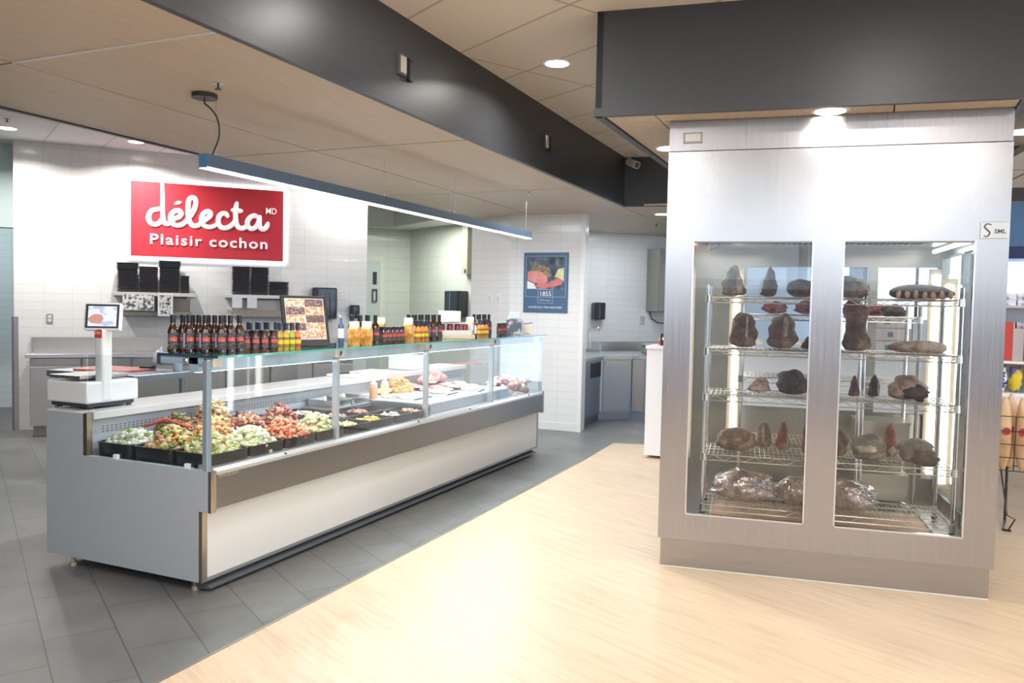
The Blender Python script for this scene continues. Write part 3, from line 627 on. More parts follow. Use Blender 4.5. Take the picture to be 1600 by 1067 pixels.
def hot(c, nm, lb, group, capc=(.015, .03, .06)):
    return gl_bottle('hot_sauce_bottle', [(.019, 0), (.021, .004), (.021, .085), (.018, .10), (.0095, .118), (.009, .145)], mat('hot_' + nm, c, .1, coat=1), mat('cap_' + nm, capc, .3),
        label_mat('label_' + nm, tuple(x * .5 for x in c), [(.35, .75, (.80, .62, .06))], (.15, .12, .05)), .016, .08, .0214, .168, .122, .0115, lb, 'hot sauce bottle', group)
SZ = 1.3005
def put(proto, x, y, label=None, group=None, z=SZ, first=[]):
    if proto.name not in [f_ for f_ in first]:
        first.append(proto.name); proto.location = (x, y, z)
        if label: proto['label'] = label
        if group: proto['group'] = group
        return proto
    return copy_tree(proto, None, (x, y, z), random.uniform(0, .3), label, group)
for i, x in enumerate((-3.525, -3.455, -3.385, -3.315)):
    for j in range(3):
        y = 3.352 + j * .072 + i * .048
        put(big, x, y)
for i in range(4):
    put(jar, -3.335 + i * .02, 3.715 + i * .056)
    if i < 3: put(jar, -3.40 + i * .02, 3.74 + i * .056)
hy = [hot(c, nm, lb, 'hot sauce bottles at the menu frame') for c, nm, lb in (
    ((.50, .36, .06), 'gold', 'golden hot sauce bottle at the front edge beside the small jars'), ((.56, .42, .08), 'amberyellow', 'dull yellow hot sauce bottle second before the menu frame'),
    ((.40, .46, .06), 'green', 'green labelled hot sauce bottle before the menu frame'), ((.66, .20, .05), 'orange', 'orange red hot sauce bottle closest to the menu frame'))]
for q, h_ in enumerate(hy): put(h_, -3.262 + q * .008, 3.925 + q * .046)
blu = hot((.20, .12, .06), 'rear', 'dark capped hot sauce bottle behind the small jars', 'hot sauce bottles in the rear rows by the menu frame')
for i in range(8): put(blu, -3.46 + (i % 2) * .05 , 3.80 + i * .038)
# menu frame
t = thing('menu_frame', 'black tilted countertop frame with grid of food pictures on the glass shelf', 'menu stand', (-3.42, 4.40, SZ), R(66))
MT = Matrix.Rotation(R(-13), 4, 'X')
MB().box(-.165, -.008, 0, .165, .012, .345, MT).build('frame', BLACK, t, bevel=.004)
MB().box(-.15, .0, 0, .15, .085, .012).build('base_foot', BLACK, t)
MB().box(-.142, -.0095, .045, .142, -.008, .325, MT).build('menu_sheet', mat('menu_paper', (.62, .58, .54), .5), t)
MF1 = noisy('food_photo_warm', (.55, .20, .10), (.82, .66, .50), 70, .5, lo=.42, hi=.58); MF2 = noisy('food_photo_orange', (.72, .24, .08), (.80, .70, .62), 45, .5, lo=.45, hi=.6); MF3 = noisy('menu_text_block', (.13, .07, .07), (.42, .36, .34), 90, .5, lo=.55, hi=.6)
for r_ in range(5):
    for c_ in range(2):
        photo = (r_ + c_) % 2 == 0 or r_ == 4; z1 = .320 - r_ * .054
        MB().box(-.138 + c_ * .139, -.0106, z1 - .051, -.138 + c_ * .139 + .135, -.0094, z1, MT).build('food_picture' if photo else 'menu_text', (MF1 if (r_ % 2 == 0) else MF2) if photo else MF3, t)
# right-hand groups along the shelf
def box_pack(x, y, label, m, w=.07, d=.05, h=.15, top=.02, group=None, z=SZ):
    t = thing('snack_bag', label, 'snack bag', (x, y, z), R(10), group)
    g = MB(); n = 12; rings = []
    for zz, kx, ky in ((0, .95, .8), (.02, 1, 1), (h * .5, 1.03, 1.1), (h * .8, 1, .8), (h * .9, 1, .15)):
        rings.append([(w / 2 * kx * sx, d / 2 * ky * sy, zz) for sx, sy in ((1, 1), (0, 1.1), (-1, 1), (-1, -1), (0, -1.1), (1, -1))])
    vs = [p for r_ in rings for p in r_]; k = 6
    g.add(vs, [(j * k + i, j * k + (i + 1) % k, (j + 1) * k + (i + 1) % k, (j + 1) * k + i) for j in range(4) for i in range(k)] + [tuple(range(k - 1, -1, -1)), tuple(range(4 * k, 5 * k))])
    g.build('bag', m, t, 'auto')
    MB().box(-w / 2, -.004, h * .84, w / 2, .004, h + top).build('header_card', mat('header_white', (.82, .82, .80), .5), t); return t
GOLD = noisy('golden_bag', (.50, .22, .03), (.74, .46, .18), 30, .35, bst=.2, lo=.42, hi=.62)
t = thing('slim_bottle', 'slim bottle with white label standing beside the golden snack bags', 'bottle', (-3.30, 4.60, SZ))
MB().lathe([(.018, 0), (.02, .004), (.02, .14), (.008, .16), (.008, .19)], 12).build('bottle_glass', mat('slim_blue', (.06, .12, .22), .1), t, 'auto')
MB().lathe([(.0204, .055), (.0204, .12)], 12).build('paper_label', mat('slim_label', (.8, .82, .85), .5), t)
MB().tube([(0, 0, .19), (-.01, 0, .205), (-.03, 0, .20), (-.045, 0, .18)], .004).build('spout', CHROME, t, True)
box_pack(-3.235, 4.665, 'golden snack bag with white header, first after the menu frame', GOLD, group='golden snack bags')
box_pack(-3.205, 4.77, 'golden snack bag with white header touching the dark bottles', GOLD, group='golden snack bags')
for i in range(3):
    for j in range(2): put(big, -3.30 + i * .014 - j * .065, 4.83 + i * .075 - j * .01, 'large dark sauce bottle behind the golden snack bags', 'large sauce bottles past the golden bags')
for i in range(5):
    for j in range(2): put(jar, -3.27 - .0 * i - j * .055, 5.09 + i * .062 + j * .02, 'small dark jar in the row past the second glass post', 'small sauce jars past the second glass post')
box_pack(-3.42, 5.28, 'golden snack bag standing behind the small dark jars', GOLD, h=.17)
box_pack(-3.27, 5.44, 'golden snack bag with violet flank beside the orange hot sauces', GOLD, h=.17)
oh = hot((.72, .26, .05), 'tangerine', 'orange hot sauce bottle with yellow label in the middle of the shelf', 'orange hot sauce bottles mid shelf')
for i in range(3):
    for j in range(2): put(oh, -3.275 - j * .046, 5.60 + i * .062 + j * .02)
for i in range(5):
    for j in range(2): put(big, -3.36 - j * .062 + .01 * i, 5.66 + i * .09 + j * .03, 'large dark sauce bottle in the cluster before the gift box rack', 'large sauce bottles before the gift box rack')
# rack of jars with a white box on top
t = thing('jar_rack', 'white rack of dark red jars on a cream wooden base', 'rack', (-3.33, 6.30, SZ), R(60))
MB().box(-.20, -.045, 0, .20, .06, .032).build('wooden_base', mat('cream_wood', (.74, .62, .44), .5), t, bevel=.004)
MB().box(-.18, -.04, .034, .18, -.036, .075).box(-.18, -.04, .13, .18, -.036, .145).box(-.18, -.04, .034, -.165, .05, .145).box(.165, -.04, .034, .18, .05, .145).build('carton', mat('carton_white', (.82, .80, .80), .5), t)
for q in range(4):
    tt = thing('preserve_jar', 'dark red jar in slot of the white rack, seen through its window', 'jar', (-3.33 + (-.12 + q * .08) * math.cos(R(60)), 6.30 + (-.12 + q * .08) * math.sin(R(60)), SZ + .033), 0, 'dark red jars in the white rack')
    MB().lathe([(.025, 0), (.027, .004), (.027, .085), (.022, .095)], 14).build('jar_glass', mat('ruby_glass', (.22, .02, .04), .1, coat=1), tt, 'auto')
    MB().lathe([(.023, .095), (.023, .112)], 14).build('lid', CAPB, tt)
tag(MB().box(-.085, -.05, 0, .085, .05, .095).build('white_box', mat('box_white', (.86, .86, .87), .5), loc=(-3.345, 6.25, SZ + .147), rotz=R(60), bevel=.003), 'plain white box sitting on top of the jar rack', 'box')
box_pack(-3.30, 6.56, 'golden snack bag between the jar rack and the orange sauces', GOLD, h=.17)
for i in range(3): put(oh, -3.29 + i * .006, 6.73 + i * .065, 'orange hot sauce bottle between golden bag and dark bottles on the far half', 'orange hot sauce bottles on the far half')
for i in range(3):
    for j in range(2): put(big, -3.36 - j * .06, 6.84 + i * .12 + j * .04, 'large dark sauce bottle past the jar rack, on the far half of the shelf', 'large sauce bottles on the far half')
for i in range(4): put(jar, -3.34 - .015 * i, 7.28 + i * .075, 'small dark jar leading up to the grey pouch', 'small sauce jars by the grey pouch')
t = thing('coffee_pouch', 'tall grey printed pouch with pale top near the far shelf end', 'pouch', (-3.36, 7.68, SZ), R(30))
g = MB(); g.prism([(-.075, 0), (.075, 0), (.08, .10), (.072, .165), (-.072, .165), (-.08, .10)], -.03, .03, 'y'); g.build('pouch_body', noisy('pouch_print', (.10, .11, .14), (.55, .48, .46), 16, .4, lo=.5, hi=.62), t, bevel=.008)
MB().prism([(-.06, .165), (.065, .165), (.06, .235), (-.035, .235)], -.018, .018, 'y').build('pouch_top', mat('pouch_pale', (.55, .66, .70), .4), t, bevel=.005)
t = thing('stacked_tubs', 'two pale blue tubs stacked beside the grey pouch', 'tub', (-3.40, 7.93, SZ))
MB().lathe([(.04, 0), (.045, .07)], 16).lathe([(.036, .072), (.042, .145)], 16).build('tub', mat('tub_blue', (.58, .72, .84), .35), t, 'auto')
t = thing('carton_basket', 'peach carton with dark slanted lid at the far shelf end', 'carton', (-3.42, 8.07, SZ), R(25))
MB().prism([(-.08, 0), (.08, 0), (.095, .085), (-.09, .085)], -.06, .06, 'y').build('carton_body', noisy('peach_carton', (.76, .50, .34), (.84, .72, .60), 8, .5), t, bevel=.003)
MB().prism([(-.10, .085), (.10, .115), (.10, .122), (-.10, .092)], -.06, .06, 'y').build('lid', DGREY, t)

# ================================================================ SIGN WALL
def wthing(name, label, cat, s_, z, off=0, group=None): return thing(name, label, cat, SW(s_, off, z), SWA, group)
t = wthing('shop_sign', 'big red halo-lit sign with white script lettering on the tiled wall', 'sign', 1.25, 2.12)
MB().box(.0, -.045, .0, 1.82, -.03, .92).build('red_panel', mat('sign_red', (.62, .035, .055), .45), t)
g = MB().box(-.035, -.030, -.035, 1.855, -.012, .955); g.build('lit_border', emis('sign_border_glow', (1, .97, 1), 1.6), t)
g = MB().box(.02, -.012, .02, 1.80, 0, .90); g.build('standoff', WHITE, t)
g = MB(); g.box(-.02, -.0115, -.02, 1.84, -.006, .0).box(-.02, -.0115, .92, 1.84, -.006, .94).box(-.02, -.0115, 0, 0, -.006, .92).box(1.82, -.0115, 0, 1.84, -.006, .92)
g.build('halo_strip', emis('halo_glow', (.93, .93, 1), 16), t)
LET = mat('letter_white', (.90, .90, .90), .35, 0, (1, 1, 1), .35)
SCRIPT = {
  'dbowl': [(0.357, 0.60), (0.3, 0.585), (0.242, 0.567), (0.207, 0.514), (0.203, 0.453), (0.236, 0.404), (0.291, 0.398), (0.339, 0.435), (0.363, 0.492)],
  'main': [(0.357, 0.923), (0.359, 0.765), (0.36, 0.601), (0.365, 0.492), (0.381, 0.427), (0.419, 0.411), (0.462, 0.444), (0.498, 0.481), (0.554, 0.508), (0.575, 0.551), (0.546, 0.584), (0.49, 0.567), (0.454, 0.512), (0.457, 0.45), (0.493, 0.407), (0.556, 0.402), (0.611, 0.433), (0.666, 0.5), (0.721, 0.594), (0.747, 0.686), (0.737, 0.744), (0.705, 0.759), (0.668, 0.729), (0.657, 0.652), (0.659, 0.541), (0.673, 0.459), (0.712, 0.408), (0.769, 0.412), (0.819, 0.455), (0.863, 0.493), (0.914, 0.538), (0.919, 0.581), (0.887, 0.597), (0.839, 0.568), (0.814, 0.51), (0.823, 0.441), (0.872, 0.402), (0.936, 0.404), (0.993, 0.438), (1.02, 0.48)],
  'c': [(1.127, 0.55), (1.101, 0.583), (1.049, 0.572), (1.017, 0.518), (1.019, 0.447), (1.059, 0.401), (1.124, 0.405), (1.189, 0.452), (1.227, 0.511)],
  't': [(1.238, 0.725), (1.226, 0.653), (1.223, 0.554), (1.235, 0.462), (1.269, 0.41), (1.322, 0.411), (1.375, 0.45)],
  'tbar': [(1.185, 0.633), (1.238, 0.63), (1.293, 0.627)],
  'a': [(1.504, 0.552), (1.459, 0.578), (1.406, 0.555), (1.371, 0.5), (1.375, 0.436), (1.423, 0.407), (1.476, 0.435), (1.508, 0.495), (1.523, 0.561)],
  'a2': [(1.523, 0.568), (1.515, 0.503), (1.526, 0.431), (1.565, 0.408), (1.602, 0.436), (1.624, 0.488)],
  'acc': [(0.505, 0.669), (0.538, 0.681), (0.566, 0.689)]}
def catmull(p, n=6):
    p = [Vector(q) for q in p]; out = []; q = [2 * p[0] - p[1]] + p + [2 * p[-1] - p[-2]]
    for i in range(1, len(q) - 2):
        for k in range(n):
            t_ = k / n; out.append(.5 * ((2 * q[i]) + (q[i + 1] - q[i - 1]) * t_ + (2 * q[i - 1] - 5 * q[i] + 4 * q[i + 1] - q[i + 2]) * t_ ** 2 + (3 * q[i] - q[i - 1] - 3 * q[i + 1] + q[i + 2]) * t_ ** 3))
    return out + [p[-1]]
g = MB()
for k_, p in SCRIPT.items():
    pts = [(q.x, -.052, q.y) for q in catmull(p)]; n = len(pts)
    r_ = [(.031 if k_ != 'acc' else .022) * (1 - .25 * abs(2 * i / (n - 1) - 1) ** 8) for i in range(n)]
    g.tube(pts, r_, 10, flat=(0, 1, 0))
    for e in (pts[0], pts[-1]): g.blob(e, (r_[0], .009, r_[0]), 2, 0)
g.build('script_lettering', LET, t, 'auto')
text_mesh('word_lettering', 'Plaisir', .182, LET, t, Matrix.Translation((.205, -.05, .156)) @ FACE, .006, .0028, 'LEFT', xs=1.18, sp=1.16)
text_mesh('word_lettering', 'cochon', .182, LET, t, Matrix.Translation((1.63, -.05, .156)) @ FACE, .006, .0028, 'RIGHT', xs=1.18, sp=1.16)
text_mesh('mark_lettering', 'MD', .11, LET, t, Matrix.Translation((1.665, -.05, .612)) @ FACE, .005, .0008, 'CENTER', xs=.85)
# wall shelves with trays
SHM = mat('shelf_light_metal', (.62, .60, .57), .35, .4); BEI = noisy('beige_rail', (.36, .32, .27), (.46, .41, .35), 30, .5)
SHELVES = []
for q, (s0, s1, lb) in enumerate(((1.06, 1.99, 'pale metal wall shelf under the first half of the red sign, notices taped below'), (2.35, 3.33, 'pale metal wall shelf under the end of the red sign, with price tickets'))):
    t = wthing('wall_shelf', lb, 'shelf', s0, 1.625); W_ = s1 - s0
    MB().box(0, -.30, 0, W_, 0, .045).build('shelf_board', SHM, t, bevel=.004)
    for x in (.08, W_ - .10): MB().prism([(-.26, 0), (0, 0), (0, -.2)], x, x + .02, 'x').build('bracket', WHITE, t)
    MB().box(.09, -.24, -.235, W_ - .04, -.20, -.185).build('knife_rail', BEI, t, bevel=.003)
    if q: MB().box(.02, -.24, -.19, W_ - .06, -.19, -.15).build('knife_rail', BEI, t, bevel=.003)
    for x in (.10, W_ - .06): MB().box(x, -.23, -.235, x + .012, -.0, -.15).build('rail_arm', SHM, t)
    if not q: MB().box(.12, -.205, -.19, W_ - .06, -.198, -.02).build('rack_back', mat('rack_back_grey', (.30, .27, .25), .5), t)
    else: MB().box(.1, -.205, -.15, W_ - .08, -.198, -.02).build('rack_back', mat('rack_back_pale', (.48, .48, .48), .4), t)
def tray_proto(wd, dp, flare=0):
    g = MB(); a, b_ = wd / 2, dp / 2; h = .019
    r0_ = [(a * .86, b_ * .86), (-a * .86, b_ * .86), (-a * .86, -b_ * .86), (a * .86, -b_ * .86)]; r1 = [(a, b_), (-a, b_), (-a, -b_), (a, -b_)]
    vs = [(*p, 0) for p in r0_] + [(*p, h * .5) for p in r1] + [(*p, h * .9) for p in r1] + [(p[0] * .85, p[1] * .85, h * .6) for p in r0_]
    g.add(vs, [(j * 4 + i, j * 4 + (i + 1) % 4, (j + 1) * 4 + (i + 1) % 4, (j + 1) * 4 + i) for j in range(3) for i in range(4)] + [(3, 2, 1, 0), (12, 13, 14, 15)])
    return g
TRB = mat('foam_tray_black', (.035, .032, .04), .4)
STK = [(1.11, 1.335, 18, 'stack nearest the corridor end of the shelf'), (1.345, 1.56, 16, 'second stack on the shelf of notices'), (1.575, 1.81, 20, 'tallest stack on the shelf of notices'),
       (1.82, 1.92, 11, 'small narrow stack on the shelf of notices'), (2.43, 2.645, 18, 'first tall stack on the shelf of price tickets'), (2.66, 2.87, 18, 'second tall stack on the shelf of price tickets'), (2.89, 3.12, 9, 'short stack on the shelf of price tickets')]
for s0, s1, n, lb in STK:
    pr = None
    for k in range(n):
        wid = (s1 - s0) * (1.07 if (n in (18, 20) and s0 < 2 and k > n - 5) else 1)
        if pr is None: pr = tag(tray_proto(s1 - s0, .20).build('foam_tray', TRB, loc=SW((s0 + s1) / 2, .16, 1.671), rotz=SWA), 'black foam food tray in the ' + lb, 'tray', 'black foam trays, ' + lb)
        else:
            c = pr.copy(); COL.objects.link(c); c.location = SW((s0 + s1) / 2 + random.uniform(-.003, .003), .16, 1.671 + k * .0198); c.scale = (wid / (s1 - s0),) * 2 + (1,)
# papers
PAPER = noisy('notice_print', (.10, .10, .11), (.80, .80, .80), 22, .6, lo=.44, hi=.54, det=6)
PAPER2 = noisy('notice_print_dark', (.05, .05, .06), (.75, .75, .76), 30, .6, lo=.40, hi=.55, det=6)
def paper(name, s0, s1, z0, z1, off, m, label, border=.006):
    t = wthing(name, label, 'notice', s0, z0, off)
    MB().box(0, -.002, 0, s1 - s0, 0, z1 - z0).build('sheet', mat('sheet_white', (.84, .84, .85), .6), t)
    MB().box(border, -.003, border, s1 - s0 - border, -.002, z1 - z0 - border).build('printed_area', m, t); return t
paper('notice', 1.17, 1.52, 1.45, 1.648, .305, PAPER, 'wide black and white printed notice hanging from the wall shelf')
paper('notice', 1.56, 1.73, 1.385, 1.66, .306, PAPER2, 'tall dark printed notice hanging from the wall shelf edge', .02)
BLK = mat('plain_blueish_white', (.80, .82, .88), .6)
for q, s_ in enumerate((2.42, 2.60, 3.03)):
    paper('price_ticket', s_, s_ + .12, 1.50, 1.66, .305, BLK, 'white price ticket ' + ('at the start', 'second from the start', 'towards the end')[q] + ' of the second wall shelf')
t = paper('notice', 3.80, 3.93, 1.50, 1.665, .004, noisy('notice_faint', (.55, .55, .58), (.80, .80, .80), 60, .6, lo=.35, hi=.45), 'small white notice on the tiles beside the black towel dispenser')
# outlets
def outlet(s_, z, m, label, wdt=.07, h=.11):
    t = wthing('wall_outlet', label, 'outlet', s_, z); MB().box(0, -.008, 0, wdt, 0, h).build('cover_plate', m, t, bevel=.002)
    for zz in (.018, .062): MB().box(wdt * .25, -.0095, zz, wdt * .75, -.008, zz + .03).build('socket', mat('socket_grey', (.75, .75, .75), .4), t)
outlet(.335, 1.28, steel('plate_steel', (.45, .43, .42), .3), 'steel cover outlet on the tiles above the start of the worktop')
outlet(.74, 1.28, WHITE, 'white outlet on the tiles behind the scale screen')
def dispenser(loc, rz, wd, h, dp, label, name='towel_dispenser', cat='towel dispenser'):
    t = thing(name, label, cat, loc, rz)
    MB().box(0, -dp, 0, wd, 0, h).build('housing', mat('dispenser_black', (.02, .025, .035), .18, coat=.6), t, bevel=.02)
    MB().box(wd * .40, -dp - .003, h * .05, wd * .46, -dp + .001, h * .92).build('front_seam', mat('seam_blue', (.10, .18, .28), .2), t)
    MB().box(wd * .2, -dp * .8, -.004, wd * .8, -dp * .3, .004).build('outlet_slot', DGREY, t)
    return t
dispenser(SW(3.43, 0, 1.37), SWA, .33, .42, .20, 'large black paper towel dispenser beside the small white notice')
dispenser(SW(3.95, 0, 1.385), SWA, .14, .18, .10, 'small black soap dispenser at the end of the sign wall', 'soap_dispenser', 'soap dispenser')
# cabinets along the sign wall: each unit a thing, the worktop another
CABM = steel('cabinet_steel', (.47, .45, .42), .36, (60, 60, 1.2))
for q in range(7):
    s0 = .235 + q * .524
    t = wthing('base_cabinet', 'stainless base cabinet below the sign wall worktop, ' + ('at the corridor end', 'second from the corridor end', 'third from the corridor end', 'below the first wall shelf end', 'behind the menu frame', 'next to last before the wall end', 'at the far end')[q], 'cabinet', s0, 0, 0, 'stainless base cabinets on the sign wall')
    MB().box(.004, -.58, .12, .52, -.02, .90).build('body', CABM, t)
    MB().box(.01, -.60, .13, .514, -.581, .80).build('door', CABM, t, bevel=.003)
    MB().box(.01, -.60, .81, .514, -.581, .895).build('handle_rail', steel('rail_steel', (.36, .34, .32), .3), t, bevel=.004)
    MB().box(.03, -.53, 0, .49, -.10, .12).build('plinth', mat('plinth_grey', (.30, .28, .27), .5, .4), t)
t = wthing('worktop', 'long stainless worktop with backsplash along the sign wall', 'worktop', .2, .90)
MB().box(0, -.63, 0, 3.75, 0, .045).build('top', STEELH, t, bevel=.004)
MB().box(-.02, -.02, .045, 3.75, 0, .21).build('backsplash', steel('splash_steel', (.45, .43, .41), .35), t)
t = wthing('storage_tub', 'dark grey tub on the sign wall worktop behind the brown bottles', 'tub', 1.85, .946, .30)
MB().box(-.12, -.12, 0, .12, .12, .17).build('tub', mat('tub_dark', (.06, .065, .075), .4), t, bevel=.02)
# work table with the pink cutting board
t = thing('work_table', 'small stainless work table behind the scale with a red cutting board', 'table', (-6.62, 5.62, 0))
MB().box(-.55, -.34, .84, .60, .36, .90).build('table_top', steel('table_steel', (.60, .64, .70), .3, (1, 60, 60)), t, bevel=.004)
for x, y in ((-.48, -.28), (.53, -.28), (-.48, .30), (.53, .30)): MB().cyl((x, y, 0), (x, y, .84), .02, 10).build('leg', STEEL, t)
MB().box(-.5, -.3, .22, .55, .32, .24).build('lower_shelf', STEELH, t)
tag(MB().box(-.30, -.22, 0, .30, .20, .02).build('cutting_board', noisy('board_red', (.62, .17, .15), (.72, .30, .26), 12, .5), loc=(-6.62, 5.60, .9005), rotz=.1, bevel=.004), 'worn red cutting board on the small steel work table', 'cutting board')
t = thing('honing_tool', 'small black handled tool lying on the red cutting board', 'tool', (-6.36, 5.73, .922), .4)
MB().cyl((-.07, 0, .012), (.05, 0, .012), .011, 10).build('handle', BLACK, t); MB().lathe([(.022, 0), (.024, .02), (.016, .03)], 12, (.065, 0, 0)).build('knob', BLACK, t)
t = thing('spray_bottle', 'clear blue spray bottle behind the red cutting board', 'spray bottle', (-6.12, 5.88, .9005))
MB().lathe([(.04, 0), (.045, .01), (.043, .12), (.018, .17), (.015, .20)], 14).build('bottle', mat('spray_blue', (.50, .66, .80), .1), t, 'auto'); MB().box(-.05, -.012, .20, .02, .012, .235).build('trigger_head', WHITE, t, bevel=.005)
tag(MB().blob((0, 0, .09), (.07, .06, .10), 3, .55, 2.2, 8, squash=0).build('plastic_wrap', mat('crumpled_plastic', (.62, .68, .80), .12, coat=.5), smooth=True, loc=(-6.27, 5.80, .9005)), 'crumpled bluish plastic wrap beside the spray bottle', 'plastic wrap')
# ================================================================ PENDANT
t = thing('linear_pendant', 'long thin black pendant light over the counter, glowing underside', 'pendant light', (-3.545, 3.59, 2.356))
PL = 4.90
MB().box(-.03, 0, .008, .03, PL, .082).build('housing', mat('pendant_blue_black', (.10, .15, .22), .4, .1), t)
MB().box(-.0305, -.002, .002, .0305, 0, .083).build('end_cap', mat('end_cap_blue_lit', (.10, .26, .46), .4), t)  # blue light on the end face is painted into the cap colour
MB().box(-.028, .0, .0, .028, PL, .009).build('diffuser', emis('pendant_glow', (.95, .97, 1), 11), t)
MB().lathe([(.072, 0), (.072, .022), (.068, .026)], 28, (0, .01, ZC - 2.356 - .026)).build('ceiling_canopy', mat('canopy_black', (.02, .025, .03), .35), t, 'auto')
pts = [Vector(p) for p in ((0, .01, .40), (.0, .012, .37), (.02, .025, .35), (.045, .05, .31), (.052, .07, .25), (.045, .075, .18), (.02, .07, .12), (.01, .06, .08))]
MB().tube([tuple(q) for q in catmull(pts, 5)], .0048, 8).build('cable', BLACK, t, True)
for yy in (.10, 1.9, 3.0, 3.1, 4.8): MB().cyl((0, yy, .08), (0, yy, ZC - 2.356), .0012, 5).build('suspension_wire', mat('wire_steel', (.5, .5, .5), .3, 1), t); MB().cyl((0, yy, .08), (0, yy, .105), .005, 8).build('wire_gripper', CHROME, t)
area('pendant_lamp', (-3.545, 3.59 + PL / 2, 2.350), (0, 0, 0), .05, PL, 95, (.95, .97, 1))
# ceiling bits
def sprinkler(p, label):
    t = thing('sprinkler', label, 'sprinkler', p); MB().lathe([(.035, -.004), (.035, 0)], 16).build('escutcheon', CHROME, t)
    MB().cyl((0, 0, 0), (0, 0, -.03), .006, 8).box(-.022, -.002, -.034, .022, .002, -.031).box(-.002, -.022, -.034, .002, .022, -.031).build('deflector', DGREY, t)
sprinkler((-3.30, 3.45, ZC), 'small chrome sprinkler in the wood ceiling beside the pendant canopy')
sprinkler((-3.27, 7.80, ZC), 'small sprinkler in the wood ceiling above the far end of the counter')
sprinkler((-8.22, 5.63, 3.42), 'small sprinkler in the white ceiling next to the corridor light')
sprinkler((-2.76, 11.2, ZC), 'small sprinkler in the wood ceiling near the sink area')
for q, (y, lb) in enumerate(((4.27, 'clear covered outlet box on the charcoal beam, nearest the camera'), (6.66, 'clear covered outlet box on the charcoal beam, farther along'))):
    t = thing('beam_outlet', lb, 'outlet box', (-2.65, y, 2.98))
    MB().box(0, -.04, 0, .018, .04, .12).build('backplate', mat('outlet_brown', (.10, .08, .07), .5), t)
    MB().box(.018, -.032, .01, .026, .032, .11).build('cover', mat('outlet_clear', (.62, .60, .56), .15, .6), t, bevel=.003)
    t = thing('beam_bracket', 'slim dark bracket frame beside the outlet box ' + ('nearest the camera', 'farther along'), ) if 0 else thing('beam_bracket', 'slim dark bracket frame beside the ' + ('nearest', 'farther')[q] + ' beam outlet box', 'bracket', (-2.65, y + .085, 2.965))
    MB().box(0, -.025, 0, .008, .03, .13).build('plate', DGREY, t); g = MB().box(.008, -.025, 0, .03, -.015, .13).box(.008, -.025, 0, .02, .03, .008).box(.008, -.025, .122, .02, .03, .13); g.build('rim', mat('rim_dark', (.03, .025, .02), .5), t)
t = thing('security_camera', 'white bullet security camera hanging under the ceiling at the beam corner', 'security camera', (-2.56, 9.05, 3.34))
MB().cyl((0, 0, 0), (0, 0, -.012), .04, 16).build('mount', WHITE, t); MB().tube([(0, 0, -.01), (0, 0, -.05), (.02, -.03, -.09)], .012, 8).build('arm', WHITE, t, True)
MB().cyl((-.02, .03, -.07), (.12, -.12, -.14), .042, 18).build('camera_body', mat('camera_white', (.66, .64, .60), .4), t, 'auto'); MB().cyl((.12, -.12, -.14), (.123, -.123, -.1415), .034, 18).build('lens', mat('lens_black', (.02, .02, .03), .05), t)
# ================================================================ POSTER and wall items
t = thing('wall_poster', 'blue poster with sliced roast beef picture on the tiled pier', 'poster', (-4.154, 9.803, 1.521))
PB = mat('poster_blue', (.075, .14, .24), .35); PW, PH = .615, .773
MB().box(0, -.010, 0, PW, 0.005, PH).build('poster_board', PB, t)
def pic_mat():
    m = mat('poster_picture', (.06, .09, .12), .35); N, L, b = nt(m); tc = N.new('ShaderNodeTexCoord'); f_ = noise_t(N, L, coords(N, L), 9, 5)
    L.new(ramp(N, L, f_, [(.35, (.03, .05, .08)), (.55, (.10, .14, .17)), (.7, (.35, .30, .22))]), b.inputs['Base Color']); return m
MB().box(.05, -.0115, .30, PW - .05, -.010, PH - .06).build('picture', pic_mat(), t)
def flat(name, pts, z, m, parent=t, y=-.0125):
    g = MB(); n = len(pts); g.add([(p[0], y, p[1]) for p in pts] + [(p[0], y + .001, p[1]) for p in pts], [tuple(range(n)), tuple(range(2 * n - 1, n - 1, -1))] + [(i, i + n, (i + 1) % n + n, (i + 1) % n) for i in range(n)]); return g.build(name, m, parent)
flat('crust', [(.07, .50), (.13, .58), (.26, .61), (.36, .57), (.40, .47), (.30, .44), (.1, .49)], 0, noisy('crust_brown', (.10, .06, .03), (.42, .34, .22), 50, .5), y=-.0122)
flat('roast_slice', [(.055, .42), (.06, .53), (.15, .535), (.25, .52), (.33, .46), (.34, .40), (.28, .37), (.16, .38)], 0, noisy('roast_pink', (.62, .20, .20), (.74, .36, .32), 8, .4), y=-.0130)
flat('cut_slice', [(.16, .33), (.20, .375), (.33, .38), (.47, .44), (.53, .42), (.54, .37), (.44, .335), (.27, .315)], 0, noisy('roast_pink'.replace('pink', 'slice'), (.70, .24, .22), (.55, .14, .14), 6, .4), y=-.0137)
flat('potatoes', [(.43, .46), (.48, .56), (.56, .58), (.56, .40), (.54, .42), (.50, .44)], 0, noisy('potato_yellow', (.55, .50, .22), (.78, .74, .48), 14, .5), y=-.0131)
flat('plate', [(.052, .305), (.052, .41), (.15, .37), (.18, .31), (.3, .305)], 0, WHITE, y=-.0128)
LB = mat('poster_line', (.45, .55, .65), .4)
g = MB()
for (x0, z0, x1, z1) in ((.03, .20, .205, .204), (.41, .20, .585, .204), (.03, .20, .034, .73), (.581, .20, .585, .73), (.03, .726, .585, .73), (.205, .12, .209, .295), (.406, .12, .41, .295), (.205, .12, .41, .124), (.205, .291, .41, .295), (.205, .196, .41, .20)): g.box(x0, -.0118, z0, x1, -.010, z1)
g.build('line_work', LB, t)
text_mesh('year_lettering', '1855', .085, mat('poster_text', (.80, .84, .88), .4), t, Matrix.Translation((.3075, -.0112, .213)) @ FACE, .0006, 0, 'CENTER')
text_mesh('small_script', 'black angus', .032, LB, t, Matrix.Translation((.3075, -.0112, .15)) @ FACE, .0006, 0, 'CENTER')
